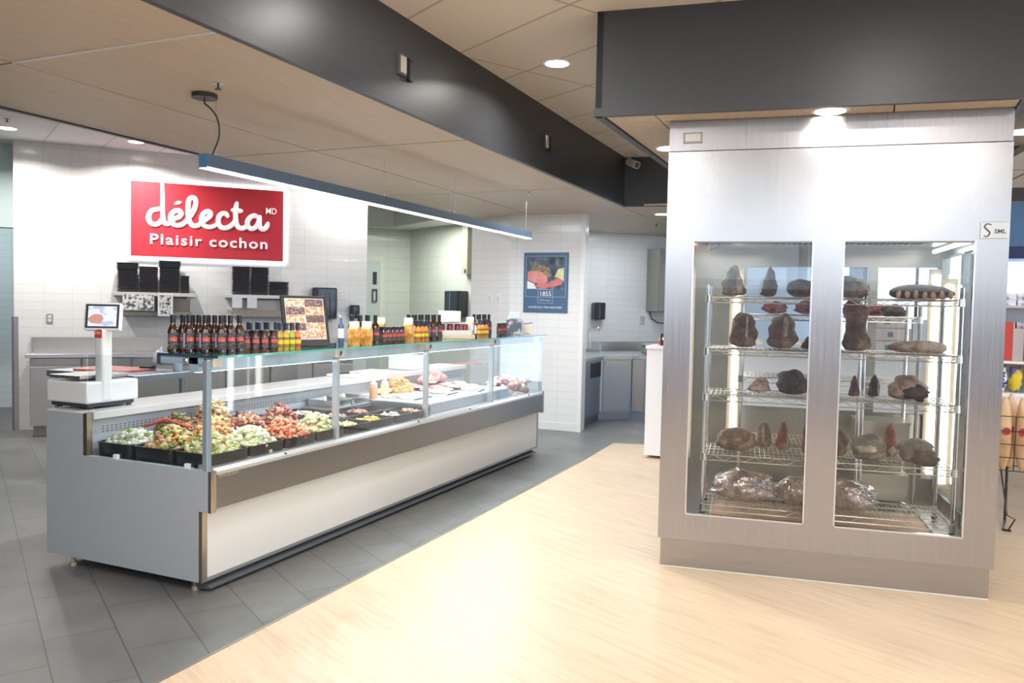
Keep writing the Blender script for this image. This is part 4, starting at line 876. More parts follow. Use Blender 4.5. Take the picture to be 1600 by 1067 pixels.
text_mesh('poster_caption', 'HISTORICALLY FINE ANGUS BEEF', .036, mat('poster_text'), t, Matrix.Translation((.3075, -.0112, .055)) @ FACE, .0006, 0, 'CENTER', xs=.88)
FA = math.atan2(10.15 - 10.0, -5.1 + 4.36)
fd = Vector((-5.1 + 4.36, 10.15 - 9.81, 0)).normalized(); fa = math.atan2(-fd.y, -fd.x)
for q, d in enumerate((.22, .40)):
    p = Vector((-4.36, 9.81, 1.63)) + fd * d
    t = thing('light_switch', 'white switch plate on the angled pier face, ' + ('closer to', 'farther from')[q] + ' the poster', 'switch', p, fa)
    MB().box(-.035, -.008, 0, .035, 0, .13).build('cover_plate', WHITE, t, bevel=.002); MB().box(-.015, -.012, .03, .015, -.008, .10).build('rocker', mat('rocker_grey', (.62, .62, .64), .4), t)
# back room items
ba = math.atan2(10.61 - 12.5, -4.25 + 7.5); bdv = Vector((3.25, -1.89, 0)).normalized(); B0 = Vector((-7.5, 12.5, 0))
dispenser(B0 + bdv * 1.50 + Vector((0, 0, 1.40)), ba, .42, .42, .2, 'black towel dispenser on the pale green room wall behind the white box')
t = thing('wall_duct', 'narrow beige vertical duct hanging high on the green room wall', 'duct', B0 + bdv * 1.86 + Vector((0, 0, 2.08)), ba)
MB().box(0, -.1, 0, .16, 0, .82).build('duct_body', mat('duct_beige', (.42, .39, .31), .5), t); MB().box(.08, -.102, .02, .13, -.1, .08).build('duct_latch', DGREY, t)
la = math.atan2(12.5 - 9.3, -7.5 + 10.9); ld = Vector((3.4, 3.2, 0)).normalized()
t = thing('door', 'pale green room door with black window and handle', 'door', B0 - ld * 1.55, la)
t.name = 'room_door'
MB().box(0, -.05, 0, 1.0, 0, 2.33).build('door_leaf', mat('door_pale', (.50, .56, .54), .4), t)
MB().box(1.0, -.06, 0, 1.07, 0, 2.42).box(0, -.06, 2.33, 1.0, 0, 2.42).build('door_frame', mat('frame_pale', (.62, .64, .57), .5), t)
MB().box(.88, -.058, 1.92, .95, -.05, 2.14).build('latch_plate', BLACK, t, bevel=.003); g = MB().box(.87, -.09, 1.62, .885, -.05, 1.84).box(.94, -.09, 1.62, .955, -.05, 1.84).box(.87, -.09, 1.62, .955, -.075, 1.635).box(.87, -.09, 1.825, .955, -.075, 1.84); g.build('door_handle', BLACK, t)
# ================================================================ SINK CORNER
t = thing('corner_cabinet', 'stainless corner sink cabinet with angled middle door in the rear niche', 'cabinet', (-3.42, 10.96, 0))
SB = steel('sink_cabinet_steel', (.50, .56, .66), .33)
MB().prism([(0, -.9), (0, 0), (.34, .35), (1.2, .31), (1.2, 2.9), (-.95, .55), (-.95, -.9)], .12, .88, 'z').build('body', SB, t)
MB().prism([(-.05, -.86), (-.05, .03), (.31, .40), (1.2, .36), (1.2, 2.8), (-.9, .52), (-.9, -.86)], 0, .12, 'z').build('plinth', steel('plinth_bluish', (.40, .46, .56), .35), t)
MB().prism([(.025, -.9), (.025, -.01), (.35, .325), (1.2, .285), (1.2, 2.92), (-.96, .56), (-.96, -.9)], .88, .92, 'z').build('worktop', steel('pale_top_steel', (.66, .68, .70), .3), t)
MDm = Matrix.Rotation(math.atan2(.35, .34), 4, 'Z'); dl_ = math.hypot(.34, .35)
d = MB().box(.02, -.018, .14, dl_ - .02, 0, .86, MDm).build('door', SB, t, bevel=.003); MB().box(.04, -.03, .80, dl_ - .04, -.018, .84, MDm).build('handle', mat('handle_warm', (.60, .55, .46), .3, .7), d)
MB().box(.0, -.5, .64, .008, -.08, .84).build('paper_slot', BLACK, t); MB().box(.0, -.06, .14, .012, -.02, .86).build('stile', WHITE, t)
MB().box(.36, .33, .14, .52, .338, .86).build('filler_panel', steel('filler_warm', (.50, .47, .44), .35), t)
MB().box(.56, .30, .13, 1.15, .312, .86).build('open_unit_frame', WHITE, t); MB().box(.60, .296, .52, 1.1, .30, .82).build('open_unit_hollow', BLACK, t); MB().box(.60, .296, .18, 1.1, .30, .44).build('open_unit_hollow', mat('hollow_blue', (.12, .18, .22), .5), t)
t = thing('faucet', 'tall curved chrome gooseneck faucet on the corner worktop', 'faucet', (-3.97, 12.02, .92))
MB().tube([tuple(q) for q in catmull([Vector(p) for p in ((0, 0, 0), (0, 0, .2), (.0, 0, .32), (.05, -.01, .38), (.13, -.02, .38), (.17, -.03, .33), (.175, -.03, .28))], 5)], .014, 8).build('spout', CHROME, t, True)
MB().box(-.09, -.03, 0, .20, .03, .05).build('deck_mixer', CHROME, t, bevel=.01); MB().cyl((.18, 0, .05), (.18, 0, .12), .01, 8).build('tap_lever', CHROME, t)
def RWp(s_, off=0, z=0): return Vector((-4.044, 12.249, z)) + SD * s_ + SN * off
dispenser(RWp(.02, 0, 1.41), RWA, .20, .27, .12, 'black soap dispenser above the gooseneck faucet', 'soap_dispenser', 'soap dispenser')
t = thing('wall_outlet', 'grey wall outlet right of the faucet on sink niche tiles'.replace('right of the faucet on', 'on the'), 'outlet', RWp(.93, 0, 1.34), RWA)
MB().box(0, -.01, 0, .08, 0, .13).build('cover_plate', mat('plate_grey', (.5, .5, .5), .4), t, bevel=.002)
t = thing('wall_cabinet', 'grey steel wall cabinet high above the sink worktop', 'cabinet', RWp(1.03, 0, 1.56), RWA)
MB().box(0, -.34, 0, .9, 0, 1.0).build('body', steel('wall_cab_steel', (.42, .42, .38), .4), t); MB().box(.01, -.355, .01, .30, -.34, .99).build('door', steel('wall_cab_steel'), t); MB().box(.31, -.356, .02, .89, -.34, .98).build('glass_door', mat('cab_glass_blue', (.30, .52, .66), .1), t)
MB().tube([(.06, -.02, 0), (.10, -.02, -.12), (.22, -.02, -.19), (.4, -.02, -.2)], .008).build('cord', DGREY, t)
t = thing('dish_rack', 'clear plastic storage boxes on the sink niche worktop', 'container', RWp(.55, .75, .92), RWA)
MB().box(0, -.2, 0, .55, .1, .12).build('box', mat('clear_grey', (.42, .45, .48), .15), t, bevel=.01); MB().box(-.01, -.21, .12, .56, .11, .14).build('rim', mat('rim_grey', (.6, .62, .63), .3), t)
tag(MB().box(0, 0, 0, .3, .2, .03).build('red_tray', RED, loc=(-2.95, 11.5, .921)), 'flat red tray on the worktop beyond the storage boxes', 'tray')
# backsplash strip of the sink wall
tag(MB().box(.05, -.012, .92, 2.2, 0, 1.06).build('backsplash', steel('niche_splash', (.62, .62, .62), .35), loc=Vector((-4.044, 12.249, 0)), rotz=RWA), 'low steel backsplash along the sink niche tiles', 'backsplash')
# white service counter behind the cooler
t = thing('service_counter', 'plain white service counter standing behind the meat cooler', 'counter', (-2.16, 8.5, 0))
MB().box(0, 0, .03, 3.1, .75, 1.17).build('body', mat('counter_white', (.80, .81, .84), .4), t, bevel=.003); MB().box(-.01, -.015, 1.17, 3.12, .77, 1.205).build('top', mat('counter_top_white', (.84, .84, .86), .3), t, bevel=.003)
for x in (.12, 2.9): MB().box(x, .1, 0, x + .08, .6, .035).build('foot', DGREY, t)
t = thing('tabletop_card', 'small black card holder at the open end of the white counter', 'card holder', (-2.00, 8.62, 1.205))
MB().box(-.04, -.02, .0, .06, .02, .13).build('card', BLACK, t); MB().box(-.02, -.022, .06, .04, -.02, .09).build('card_print', WHITE, t)
tag(MB().lathe([(.05, 0), (.055, .05), (.04, .06)], 16).build('red_jar', mat('jar_red', (.5, .08, .05), .3), loc=(-2.06, 8.80, 1.205), smooth='auto'), 'low red jar behind the small black card holder', 'jar')
CARD = noisy('cardboard', (.62, .54, .50), (.70, .62, .58), 8, .6)
for q, (z, h, dx) in enumerate(((1.205, .13, 0), (1.337, .12, .01), (1.459, .12, -.03))):
    t = thing('cardboard_box', ('bottom', 'middle', 'top')[q] + ' flat cardboard box of the stack seen through the cooler', 'box', (.20 + dx, 8.85, z), .05 * q, 'cardboard boxes stacked on the white counter')
    MB().box(-.24, -.2, 0, .16, .2, h - .002).build('carton', CARD, t, bevel=.003); MB().box(-.05, -.2015, h * .3, .0, -.2, h * .7).build('printed_mark', mat('mark_blue', (.10, .22, .32), .5), t)
tag(MB().box(-.1, -.15, 0, .14, .15, .34).build('white_carton', mat('white_carton', (.80, .84, .88), .5), loc=(.49, 8.88, 1.205)), 'upright pale carton beside the cardboard stack, seen through the cooler', 'box')
for q, x in enumerate((-1.05, -.85, -.62)):
    tag(MB().blob((0, 0, .045), (.085, .075, .055), 3, .15, 1.5, q, squash=0).build('bread_bun', noisy('bun_cream', (.78, .62, .42), (.84, .76, .62), 7, .5), smooth=True, loc=(x, 8.8, 1.205)), 'pale round bun on the white counter, seen through the cooler glass', 'bread', 'buns on the white counter')
# ================================================================ MEAT COOLER
def front_steel():
    m = steel('cooler_front_steel', (.40, .395, .40), .25, (45, 45, .8), .06); return m
FS = front_steel()
DEP = 1.42; X0, X1 = -.015, 1.842; Z0, ZT = .185, 2.55
KT = thing('meat_ageing_cooler', 'tall freestanding stainless meat ageing cooler with two glass windows', 'cooler', CO, TH)
WIN = [(.145, .833), (.995, 1.68)]; WZ0, WZ1 = .342, 2.011
g = MB(); y0, y1 = -.03, .03
g.box(X0, y0, Z0, X1, y1, WZ0).box(X0, y0, WZ1, X1, y1, ZT).box(X0, y0, WZ0, WIN[0][0], y1, WZ1).box(WIN[0][1], y0, WZ0, WIN[1][0], y1, WZ1).box(WIN[1][1], y0, WZ0, X1, y1, WZ1)
g.build('front_frame', FS, KT)
MB().box(X0 + .002, -.027, ZT + .006, X1 - .002, DEP, ZS + .006).build('top_fascia', steel('fascia_steel', (.36, .35, .36), .30, (45, 45, .8), .06), KT)
MB().box(X0 + .01, -.022, ZT, X1 - .01, .03, ZT + .006).build('seam', BLACK, KT)
MB().box(.0, .0, .0, 1.828, DEP - .02, .18).build('kick_base', steel('kick_steel', (.38, .36, .34), .32, (1, 45, 45)), KT)
MB().box(-.001, -.004, .0, 1.829, .0, .006).build('floor_seal', mat('seal_white', (.75, .74, .70), .5), KT)
BORD = mat('window_border', (.70, .72, .76), .25, .9)
for q, (a, b_) in enumerate(WIN):
    g = MB(); e = .008
    g.box(a, -.034, WZ0, b_, -.026, WZ0 + e).box(a, -.034, WZ0, a + e, -.026, WZ1).box(b_ - e, -.034, WZ0, b_, -.026, WZ1)
    g.build('window_border', BORD, KT)
    MB().box(a, -.033, WZ1 - .01, b_, -.026, WZ1).build('window_head', mat('window_head_dark', (.16, .17, .17), .4, .5), KT)
    MB().box(a + .004, .004, WZ0 + .004, b_ - .004, .012, WZ1 - .004).build('front_glass', glass('cooler_glass', (.97, .985, .99), .75, .01), KT)
# walls, floor and ceiling of the cabin
CIN = steel('cooler_inner_steel', (.30, .295, .28), .28); CG = glass('cooler_side_glass', (.93, .96, .98), .8)
for nm, xa, xb in (('side_wall', X0, X0 + .05), ('side_wall', X1 - .05, X1)):
    s = MB(); s.box(xa, .03, Z0, xb, DEP, .36).box(xa, .03, 2.0, xb, DEP, ZT + .006).box(xa, .03, .36, xb, .14, 2.0).box(xa, DEP - .14, .36, xb, DEP, 2.0).box(xa, .70, .36, xb, .76, 2.0)
    o = s.build(nm, CIN, KT)
    MB().box((xa + xb) / 2 - .004, .14, .36, (xa + xb) / 2 + .004, DEP - .14, 2.0).build('side_glass', CG, o)
s = MB(); yb0, yb1 = DEP - .05, DEP
s.box(X0, yb0, Z0, X1, yb1, .87).box(X0, yb0, 1.935, X1, yb1, ZT + .006).box(X0, yb0, .87, .47, yb1, 1.935).box(1.33, yb0, .87, 1.392, yb1, 1.935).box(1.79, yb0, .87, X1, yb1, 1.935)
o = s.build('back_wall', steel('back_wall_steel', (.34, .33, .29), .34), KT); MB().box(.47, yb0 + .02, .87, 1.79, yb0 + .028, 1.935).build('back_glass', CG, o)
MB().box(X0 + .05, .03, .24, X1 - .05, DEP - .05, .262).build('inner_floor', steel('inner_floor_steel', (.34, .34, .34), .35), KT)
o = MB().box(X0 + .05, .03, 2.06, X1 - .05, DEP - .05, 2.08).build('inner_ceiling', CIN, KT)
g = MB()
for k in range(26): g.box(.62 + k * .036, .14, 2.045, .64 + k * .036, .75, 2.0605)
g.build('air_grille', mat('grille_dark', (.10, .11, .11), .4, .5), o)
TUBE = emis('cooler_tube_glow', (1, .96, .88), 7)
for x, y, z0_, z1_ in ((.40, 1.30, .66, 1.87), (1.765, 1.28, .46, 1.88), (1.775, .95, .46, 1.80), (.075, .70, .6, 1.85)):
    MB().box(x - .02, y - .015, z0_, x + .02, y + .015, z1_).build('light_tube', TUBE, KT)
    g = MB().box(x - .05, y + .015, z0_ - .04, x + .05, y + .03, z1_ + .04); g.build('tube_channel', mat('channel_champagne', (.48, .42, .32), .35, .6), KT)
for x in (.13, 1.70): MB().cyl((x, .15, 2.03), (x, 1.1, 2.03), .014, 10).build('ceiling_tube', TUBE, KT)
MB().tube([(.30, .3, 2.05), (.28, .3, 2.0), (.22, .3, 1.975), (.14, .3, 1.97)], .004).build('cable', BLACK, KT, True)
MB().cyl((.06, .2, 1.99), (.23, .2, 1.99), .035, 12).build('evaporator_pipe', mat('pipe_tan', (.62, .42, .28), .5), KT, 'auto')
for x in (.35, 1.45): area('cooler_lamp', CK(x, .75, 2.03), (0, 0, TH), .5, .8, 3, (1, .97, .92))
for x, rz in ((.44, -90), (1.72, 90)): area('cooler_tube_lamp', CK(x, 1.22, 1.2), (R(90), 0, TH + R(rz)), .05, 1.2, 2.2, (1, .96, .9))
# badge, emergency light on the fascia
b = MB().box(1.696, -.036, 2.023, 1.836, -.03, 2.115).build('badge', steel('badge_steel', (.45, .44, .42), .3, (2, 2, 2)), KT, bevel=.002)
KM = Matrix.Identity(4)
LD = mat('badge_text_dark', (.05, .05, .05), .4)
text_mesh('badge_lettering', 'SML', .034, LD, b, Matrix.Translation((1.764, -.0364, 2.052)) @ FACE, .0006, .0006)
MB().tube([tuple(q) for q in catmull([Vector(p) for p in ((1.750, -.0366, 2.098), (1.73, -.0366, 2.104), (1.715, -.0366, 2.09), (1.728, -.0366, 2.072), (1.742, -.0366, 2.056), (1.732, -.0366, 2.036), (1.712, -.0366, 2.038))], 5)], [.0025 + .0018 * math.sin(i * .1) for i in range(31)], 8, flat=(0, 1, 0)).build('badge_symbol', LD, b, True)
for x in (1.702, 1.830):
    for z in (2.029, 2.109): MB().cyl((x, -.036, z), (x, -.0375, z), .0025, 8).build('badge_screw', CHROME, b)
e = MB().box(.07, -.036, 2.60, .182, -.027, 2.664).build('thermometer_plate', mat('plate_dark', (.25, .24, .23), .3, .6), KT, bevel=.002)
MB().box(.08, -.041, 2.61, .172, -.036, 2.656).build('thermometer_window', mat('plate_clear', (.70, .72, .72), .1, .5), e, bevel=.002)
# ---- wire racks
WIRE = mat('zinc_wire', (.66, .64, .58), .28, 1); POSTM = mat('zinc_post', (.60, .60, .60), .25, 1)
def rack(name, label, x0, x1, y0, y1, levels, ztop, extra=()):
    t = thing(name, label, 'wire rack', CK(x0, y0, .262), TH); W_, D_ = x1 - x0, y1 - y0
    for (x, y) in ((0, 0), (W_, 0), (0, D_), (W_, D_)) + tuple(extra):
        p = MB().cyl((x, y, 0), (x, y, ztop - .262), .0125, 10).build('post', POSTM, t, 'auto')
        MB().lathe([(.016, 0), (.016, .03), (.018, .035)], 10, (x, y, 0)).build('foot', DGREY, p)
    sm = None
    for z in levels:
        if sm is None:
            g = MB(); rw = .0032
            for y in (0, D_):
                g.tube([(0, y, 0), (W_, y, 0)], rw, 5).tube([(0, y, -.036), (W_, y, -.036)], rw, 5)
                n = int(W_ / .062); g.tube([(i * W_ / n, y, -.002 if i % 2 else -.034) for i in range(n + 1)], .0024, 4)
            for x in (0, W_): g.tube([(x, 0, 0), (x, D_, 0)], rw, 5).tube([(x, 0, -.036), (x, D_, -.036)], rw, 5)
            for k in (1, 2, 3): g.tube([(0, D_ * k / 4, -.004), (W_, D_ * k / 4, -.004)], .0028, 4)
            n = int(W_ / .029)
            for i in range(1, n): g.tube([(i * W_ / n, 0, 0), (i * W_ / n, D_, 0)], .0020, 4)
            for (x, y) in ((0, 0), (W_, 0), (0, D_), (W_, D_)): g.lathe([(.020, -.038), (.017, .008)], 8, (x, y, 0))
            sm = g.build('wire_shelf', WIRE, t); sm.location = (0, 0, z - .262)
        else:
            c = sm.copy(); COL.objects.link(c); c.parent = t; c.location = (0, 0, z - .262)
    return t
rack('wire_rack', 'front chrome wire rack of five shelves inside the cooler', .235, 1.69, .26, .72, (.345, .672, 1.056, 1.352, 1.686), 1.76, ((.97, .46),))
rack('wire_rack', 'rear chrome wire rack behind the front one inside the cooler', .45, 1.57, .79, 1.22, (.30, .69, 1.14, 1.575), 1.66, ((.79, 0),))
# ---- meats
def meat_mat(nm, c1, c2, c3, sc=9, rough=.5):
    if nm in _m: return _m[nm]
    m = mat(nm, c1, rough); N, L, b = nt(m); f_ = noise_t(N, L, coords(N, L), sc, 6, .65)
    g_ = noise_t(N, L, coords(N, L, (1, 1, 2.2)), sc * 7, 4, .7); mx = N.new('ShaderNodeMath'); mx.operation = 'MULTIPLY_ADD'; mx.inputs[1].default_value = .45; mx.inputs[2].default_value = -.225
    ad = N.new('ShaderNodeMath'); L.new(g_, mx.inputs[0]); L.new(mx.outputs[0], ad.inputs[0]); L.new(f_, ad.inputs[1])
    L.new(ramp(N, L, ad.outputs[0], [(.38, tuple(c * .8 for c in c1)), (.52, tuple(c * .85 for c in c2)), (.68, c3)]), b.inputs['Base Color']); bump(N, L, b, g_, .8, .012); return m
MD_ = meat_mat('aged_dark', (.020, .014, .012), (.055, .035, .028), (.13, .08, .06)); MG = meat_mat('aged_grey', (.10, .085, .075), (.20, .17, .14), (.34, .28, .22))
MB_ = meat_mat('aged_brown', (.055, .025, .020), (.14, .07, .05), (.33, .22, .15)); MR = meat_mat('aged_red', (.10, .012, .012), (.28, .05, .04), (.50, .30, .25))
MF = meat_mat('aged_fat', (.26, .19, .12), (.48, .38, .26), (.70, .60, .46)); ML = meat_mat('aged_light', (.20, .12, .09), (.42, .30, .23), (.60, .50, .42))
def meat(nm, x0, x1, z0, h, y, m, label, shape='lump', dp=.16, seed=1, group=None, child=None, tilt=0):
    cx, wd = (x0 + x1) / 2, (x1 - x0) / 2; z0 += .003
    g = MB()
    PR = dict(lump=lambda q: 1.0 - .22 * q, cone=lambda q: 1.04 - .74 * q ** .95, post=lambda q: 1 - .38 * q ** 1.5, waist=lambda q: .52 + .55 * abs(1.9 * q - 1.05) ** 1.6)
    if shape in PR:
        def fn(p, v):
            hz = math.sqrt(max(1e-6, 1 - v.z * v.z)); q = (v.z + 1) / 2; e = PR[shape](q) * (max(0, 1 - abs(v.z) ** (2.9 if shape == 'lump' else 6))) ** .5; k = p.z / v.z / (h * .5) if abs(v.z) > .05 else 1
            w2 = wd * (1 + .25 * noise.noise(v * 1.9 + Vector((seed, 0, 0)))); rg = 1 + .13 * noise.noise(v * 3.3 + Vector((0, seed, 0))) + .05 * noise.noise(v * 9 + Vector((0, seed, 3)))
            return Vector((v.x / hz * w2 * e * rg + tilt * q * wd, v.y / hz * dp * .5 * e * rg, v.z * h / 2 * (1 + (.22 * noise.noise(Vector((v.x * 1.5 + seed, v.y, seed))) if v.z > 0 else 0))))
        g.blob((0, 0, h / 2), (wd, dp * .5, h * .5), 4, .0, 1.6, seed, fn=fn)
    elif shape == 'flat':
        fn = lambda p, v: Vector((p.x, p.y, p.z * (1 + tilt * v.x)))
        g.blob((0, 0, h * .45), (wd, dp * .5, h * .58), 3, .06, 1.3, seed, fn=fn, squash=-h * .44)
    else:
        def fn(p, v):
            q = .75 + .35 * noise.noise(Vector((v.x * 1.6 + seed, seed, 0))); r2 = 1 + .09 * noise.noise(v * 4.5 + Vector((seed, 1, 2))) + .05 * noise.noise(v * 9 + Vector((seed, 3, 2)))
            b_ = (1 - .5 * abs(v.z)) / max(.35, math.sqrt(max(0, 1 - v.z * v.z))) if v.z < 0 else 1
            return Vector((p.x * min(b_, 1.25) * r2, p.y * min(b_, 1.25) * r2, p.z * r2 * (1.0 if v.z < 0 else q + .3)))
        g.blob((0, 0, h * .45), (wd * .97, dp * .5, h * .52), 4, .10, 1.4, seed, fn=fn, squash=-h * .44)
    o = g.build(nm, m, smooth=True, loc=CK(cx, y, z0), rotz=TH); tag(o, label, 'meat', group)
    if child:
        cm, (dx, dz, rx_, rz_) = child
        MB().blob((dx * wd, -dp * .40, h * dz), (wd * rx_, dp * .16, h * rz_), 3, .34, 1.9, seed + 9).build('cut_face' if cm is not MF else 'fat_band', cm, o, True)
    return o
L1, L2, L3, L4, L5 = 1.689, 1.355, 1.059, .675, .348
meat('shoulder_cut', .292, .467, L1, .205, .46, MG, 'grey pointed dry aged cut at the left end of the top shelf', 'cone', .14, 3, child=(ML, (.45, .35, .22, .3)))
meat('shoulder_cut', .548, .664, L1, .195, .50, MD_, 'dark fin shaped cut standing on the top shelf', 'cone', .10, 5, tilt=.22)
meat('round_roast', .713, .90, L1, .115, .46, MD_, 'dark round roast on the top shelf beside the fin shaped cut', 'lump', .17, 7)
meat('round_roast', .985, 1.209, L1, .14, .46, MG, 'brown grey domed roast on the top shelf behind the second window', 'lump', .20, 8, child=(MB_, (.55, .25, .3, .25)))
t = meat('rib_rack', 1.316, 1.690, L1, .088, .42, MD_, 'long aged rib rack with pale bone ends on the top shelf', 'flat', .18, 9, tilt=-.10)
for k in range(7): MB().blob((-.145 + k * .048, -.085, .024), (.015, .014, .024), 2, .3, 2, k).build('bone_end', mat('bone_end_tan', (.40, .26, .16), .5), t, True)
meat('red_joint', .578, .752, 1.578, .09, .98, MR, 'dark red joint under the fin shaped cut on the rear rack', 'lump', .18, 11)
meat('red_joint', .795, .985, 1.578, .10, .98, MR, 'dark red joint under the dark round roast on the rear rack', 'lump', .18, 12)
meat('red_joint', 1.20, 1.50, 1.578, .075, .98, MR, 'wide dark red joint on the rear rack near the cardboard boxes', 'lump', .2, 13, child=(MD_, (.5, .5, .5, .5)))
meat('standing_rib_cut', .372, .554, L2, .225, .47, MB_, 'first standing rib cut on the second shelf, curved with pale fat line', 'post', .16, 14, child=(MF, (.15, .55, .10, .36)), tilt=-.1)
meat('standing_rib_cut', .604, .790, L2, .225, .46, MB_, 'wide standing rib cut with brown fat on the second shelf, before the window edge', 'post', .17, 15, child=(ML, (.18, .6, .16, .34)))
meat('small_dark_cut', .812, .917, L2, .085, .46, MD_, 'small dark cut at the window edge of the second shelf', 'cone', .12, 16)
meat('hourglass_cut', 1.030, 1.250, L2, .31, .46, MB_, 'tall hourglass shaped aged cut between second and top shelves', 'waist', .18, 17)
meat('flat_loin', 1.321, 1.675, L2, .075, .47, ML, 'long flat light brown loin on the second shelf', 'flat', .2, 18, tilt=.2)
meat('small_rib_cut', .480, .651, L3, .10, .56, ML, 'small pale rib cut lying on the third shelf', 'cone', .12, 19, tilt=.2)
meat('round_roast', .668, .874, L3, .165, .46, MD_, 'large blackened round roast on the third shelf', 'lump', .22, 20)
meat('upright_shank', 1.115, 1.19, L3, .135, .53, MB_, 'dark upright shank nearest the steel mullion on the third shelf', 'cone', .08, 21)
meat('upright_shank', 1.235, 1.32, L3, .14, .58, MD_, 'dark upright shank beside the large fat covered roast', 'cone', .08, 22, child=(MF, (.5, .4, .2, .35)))
meat('fat_covered_roast', 1.328, 1.563, L3, .155, .43, ML, 'big fat covered roast with dark cut face on the third shelf', 'lump', .22, 23, child=(MD_, (.3, .34, .58, .30)))
meat('netted_roast', .300, .562, L4, .155, .43, MB_, 'large rounded brown netted roast alone at the left of fourth shelf', 'lump', .24, 24)
meat('standing_rib_cut', .562, .660, L4, .17, .62, MB_, 'small standing rib piece behind the netted roast', 'post', .10, 25, child=(MF, (-.1, .6, .25, .3)))
meat('red_wedge_cut', .680, .785, L4, .19, .58, MR, 'bright red wedge cut standing on the fourth shelf', 'cone', .12, 26, child=(MF, (.5, .5, .12, .35)))
meat('red_wedge_cut', .845, .90, L4, .20, .50, MR, 'slim red cut at the edge of the first window, fourth shelf', 'post', .1, 27)
meat('dark_joint', 1.012, 1.130, L4, .17, .50, MB_, 'dark brown joint hugging the mullion on the fourth shelf', 'lump', .16, 28)
meat('marbled_roast', 1.124, 1.346, L4, .165, .41, MG, 'big marbled grey roast, first beside the dark joint on the fourth shelf', 'lump', .24, 29, child=(MF, (-.2, .5, .5, .16)))
meat('red_wedge_cut', 1.331, 1.440, L4, .215, .60, MR, 'red and orange cut rising between the two big marbled roasts', 'cone', .12, 30, child=(MF, (.2, .2, .4, .12)))
meat('marbled_roast', 1.395, 1.620, L4, .155, .41, MG, 'big marbled roast with dark face at the right end of the fourth shelf', 'lump', .24, 31, child=(MD_, (.25, .34, .6, .3)))
WRAP = mat('clear_wrap', (.50, .52, .56), .08, .75, coat=1)
def wrapped(x0, x1, h, y, label, seed):
    o = meat('wrapped_joint', x0, x1, L5, h, y, meat_mat('wrapped_meat', (.22, .09, .06), (.46, .28, .20), (.74, .62, .52), 8, .18), label, 'lump', .26, seed, 'vacuum wrapped joints on the bottom shelf')
    fm = MB(); fm.v = [(v.co.x * 1.05, v.co.y * 1.06, (v.co.z - .005) * 1.05 + .006) for v in o.data.vertices]; fm.f = [tuple(p.vertices) for p in o.data.polygons]
    fm.v = [(x + .006 * noise.noise(Vector((x, y, z)) * 45), y + .008 * noise.noise(Vector((z, x, y)) * 45), z + .007 * noise.noise(Vector((y, z, x)) * 45)) for x, y, z in fm.v]
    fm.build('plastic_film', glass('film', (.97, .98, 1), 3.2, .12), o, True)
    g = MB(); rn = random.Random(seed)
    for k in range(16):
        cx_, cz_ = (x1 - x0) * rn.uniform(.12, .40), h * rn.uniform(.45, .82)
        g.blob((cx_, -.115 * (1 - cx_ / (x1 - x0)), cz_), (.030 * rn.uniform(.5, 1.2), .010, .005), 2, .4, 2, k, Euler((0, rn.uniform(-1, 1.6), 0)).to_matrix())
    g.build('wrap_folds', WRAP, o, True).update_tag()
wrapped(.289, .700, .19, .46, 'largest vacuum wrapped joint at the left of the bottom shelf', 33)
wrapped(.690, .950, .165, .50, 'vacuum wrapped joint cut off by the mullion on the bottom shelf', 34)
wrapped(.975, 1.305, .18, .42, 'vacuum wrapped joint with crinkled silver folds on the bottom shelf', 35)
WT = noisy('oak_tray', (.46, .27, .15), (.64, .42, .27), 5, .5, stretch=(1, 6, 1))
def oaktray(x0, x1, y0, y1, z, label):
    t = thing('wooden_tray', label, 'tray', CK(x0, y0, z), TH)
    MB().box(.01, .01, .0, x1 - x0 - .01, y1 - y0 - .01, .018).build('tray_bed', WT, t); g = MB(); a, b_ = x1 - x0, y1 - y0
    g.box(0, 0, 0, a, .012, .03).box(0, b_ - .012, 0, a, b_, .03).box(0, 0, 0, .012, b_, .03).box(a - .012, 0, 0, a, b_, .03); g.build('tray_rim', mat('tray_rim_pale', (.60, .58, .50), .4), t)
oaktray(.50, 1.18, .82, 1.18, .305, 'pale rimmed wooden tray at the back, low behind the wrapped joints')
oaktray(.28, .93, .10, .70, .264, 'wooden board on the cooler floor behind the first window')
oaktray(1.0, 1.60, .10, .68, .264, 'wooden board on the cooler floor behind the second window')
BIN = steel('bin_steel', (.46, .43, .36), .34, (1, 40, 40))
for z, lb in ((.693, 'long steel bin on the rear rack level with the fourth shelf'), (.336, 'long steel bin low on the rear rack above the empty shelf part')):
    t = thing('steel_bin', lb, 'bin', CK(1.22, .84, z), TH)
    MB().box(0, 0, 0, .33, .30, .17).build('bin_body', BIN, t, bevel=.006); MB().box(-.005, -.006, .165, .335, .306, .178).build('bin_rim', BIN, t)
t = None
# ================================================================ RIGHT SIDE beyond the cooler
t = thing('refrigerated_shelf', 'white open refrigerated shelf unit at the far right wall', 'shelf unit', (1.45, 11.6, 0))
MB().box(0, .6, 0, 2.6, .7, 2.3).box(0, 0, 0, .04, .7, 2.3).box(2.56, 0, 0, 2.6, .7, 2.3).box(0, 0, 0, 2.6, .7, .35).build('cabinet_body', mat('fridge_white', (.84, .86, .90), .35), t)
MB().box(0, -.05, 2.3, 2.6, .7, 2.45).build('canopy', mat('fridge_blue_canopy', (.03, .06, .20), .4), t)
for z in (.62, .98, 1.34, 1.70): MB().box(.04, .05, z, 2.56, .6, z + .03).build('shelf_board', WHITE, t); 
area('fridge_lamp', (2.7, 11.65, 2.2), (R(40), 0, 0), 2.2, .1, 30, (.9, .95, 1))
PKM = noisy('pack_print', (.30, .20, .30), (.82, .82, .86), 14, .4, lo=.4, hi=.5)
pk = None
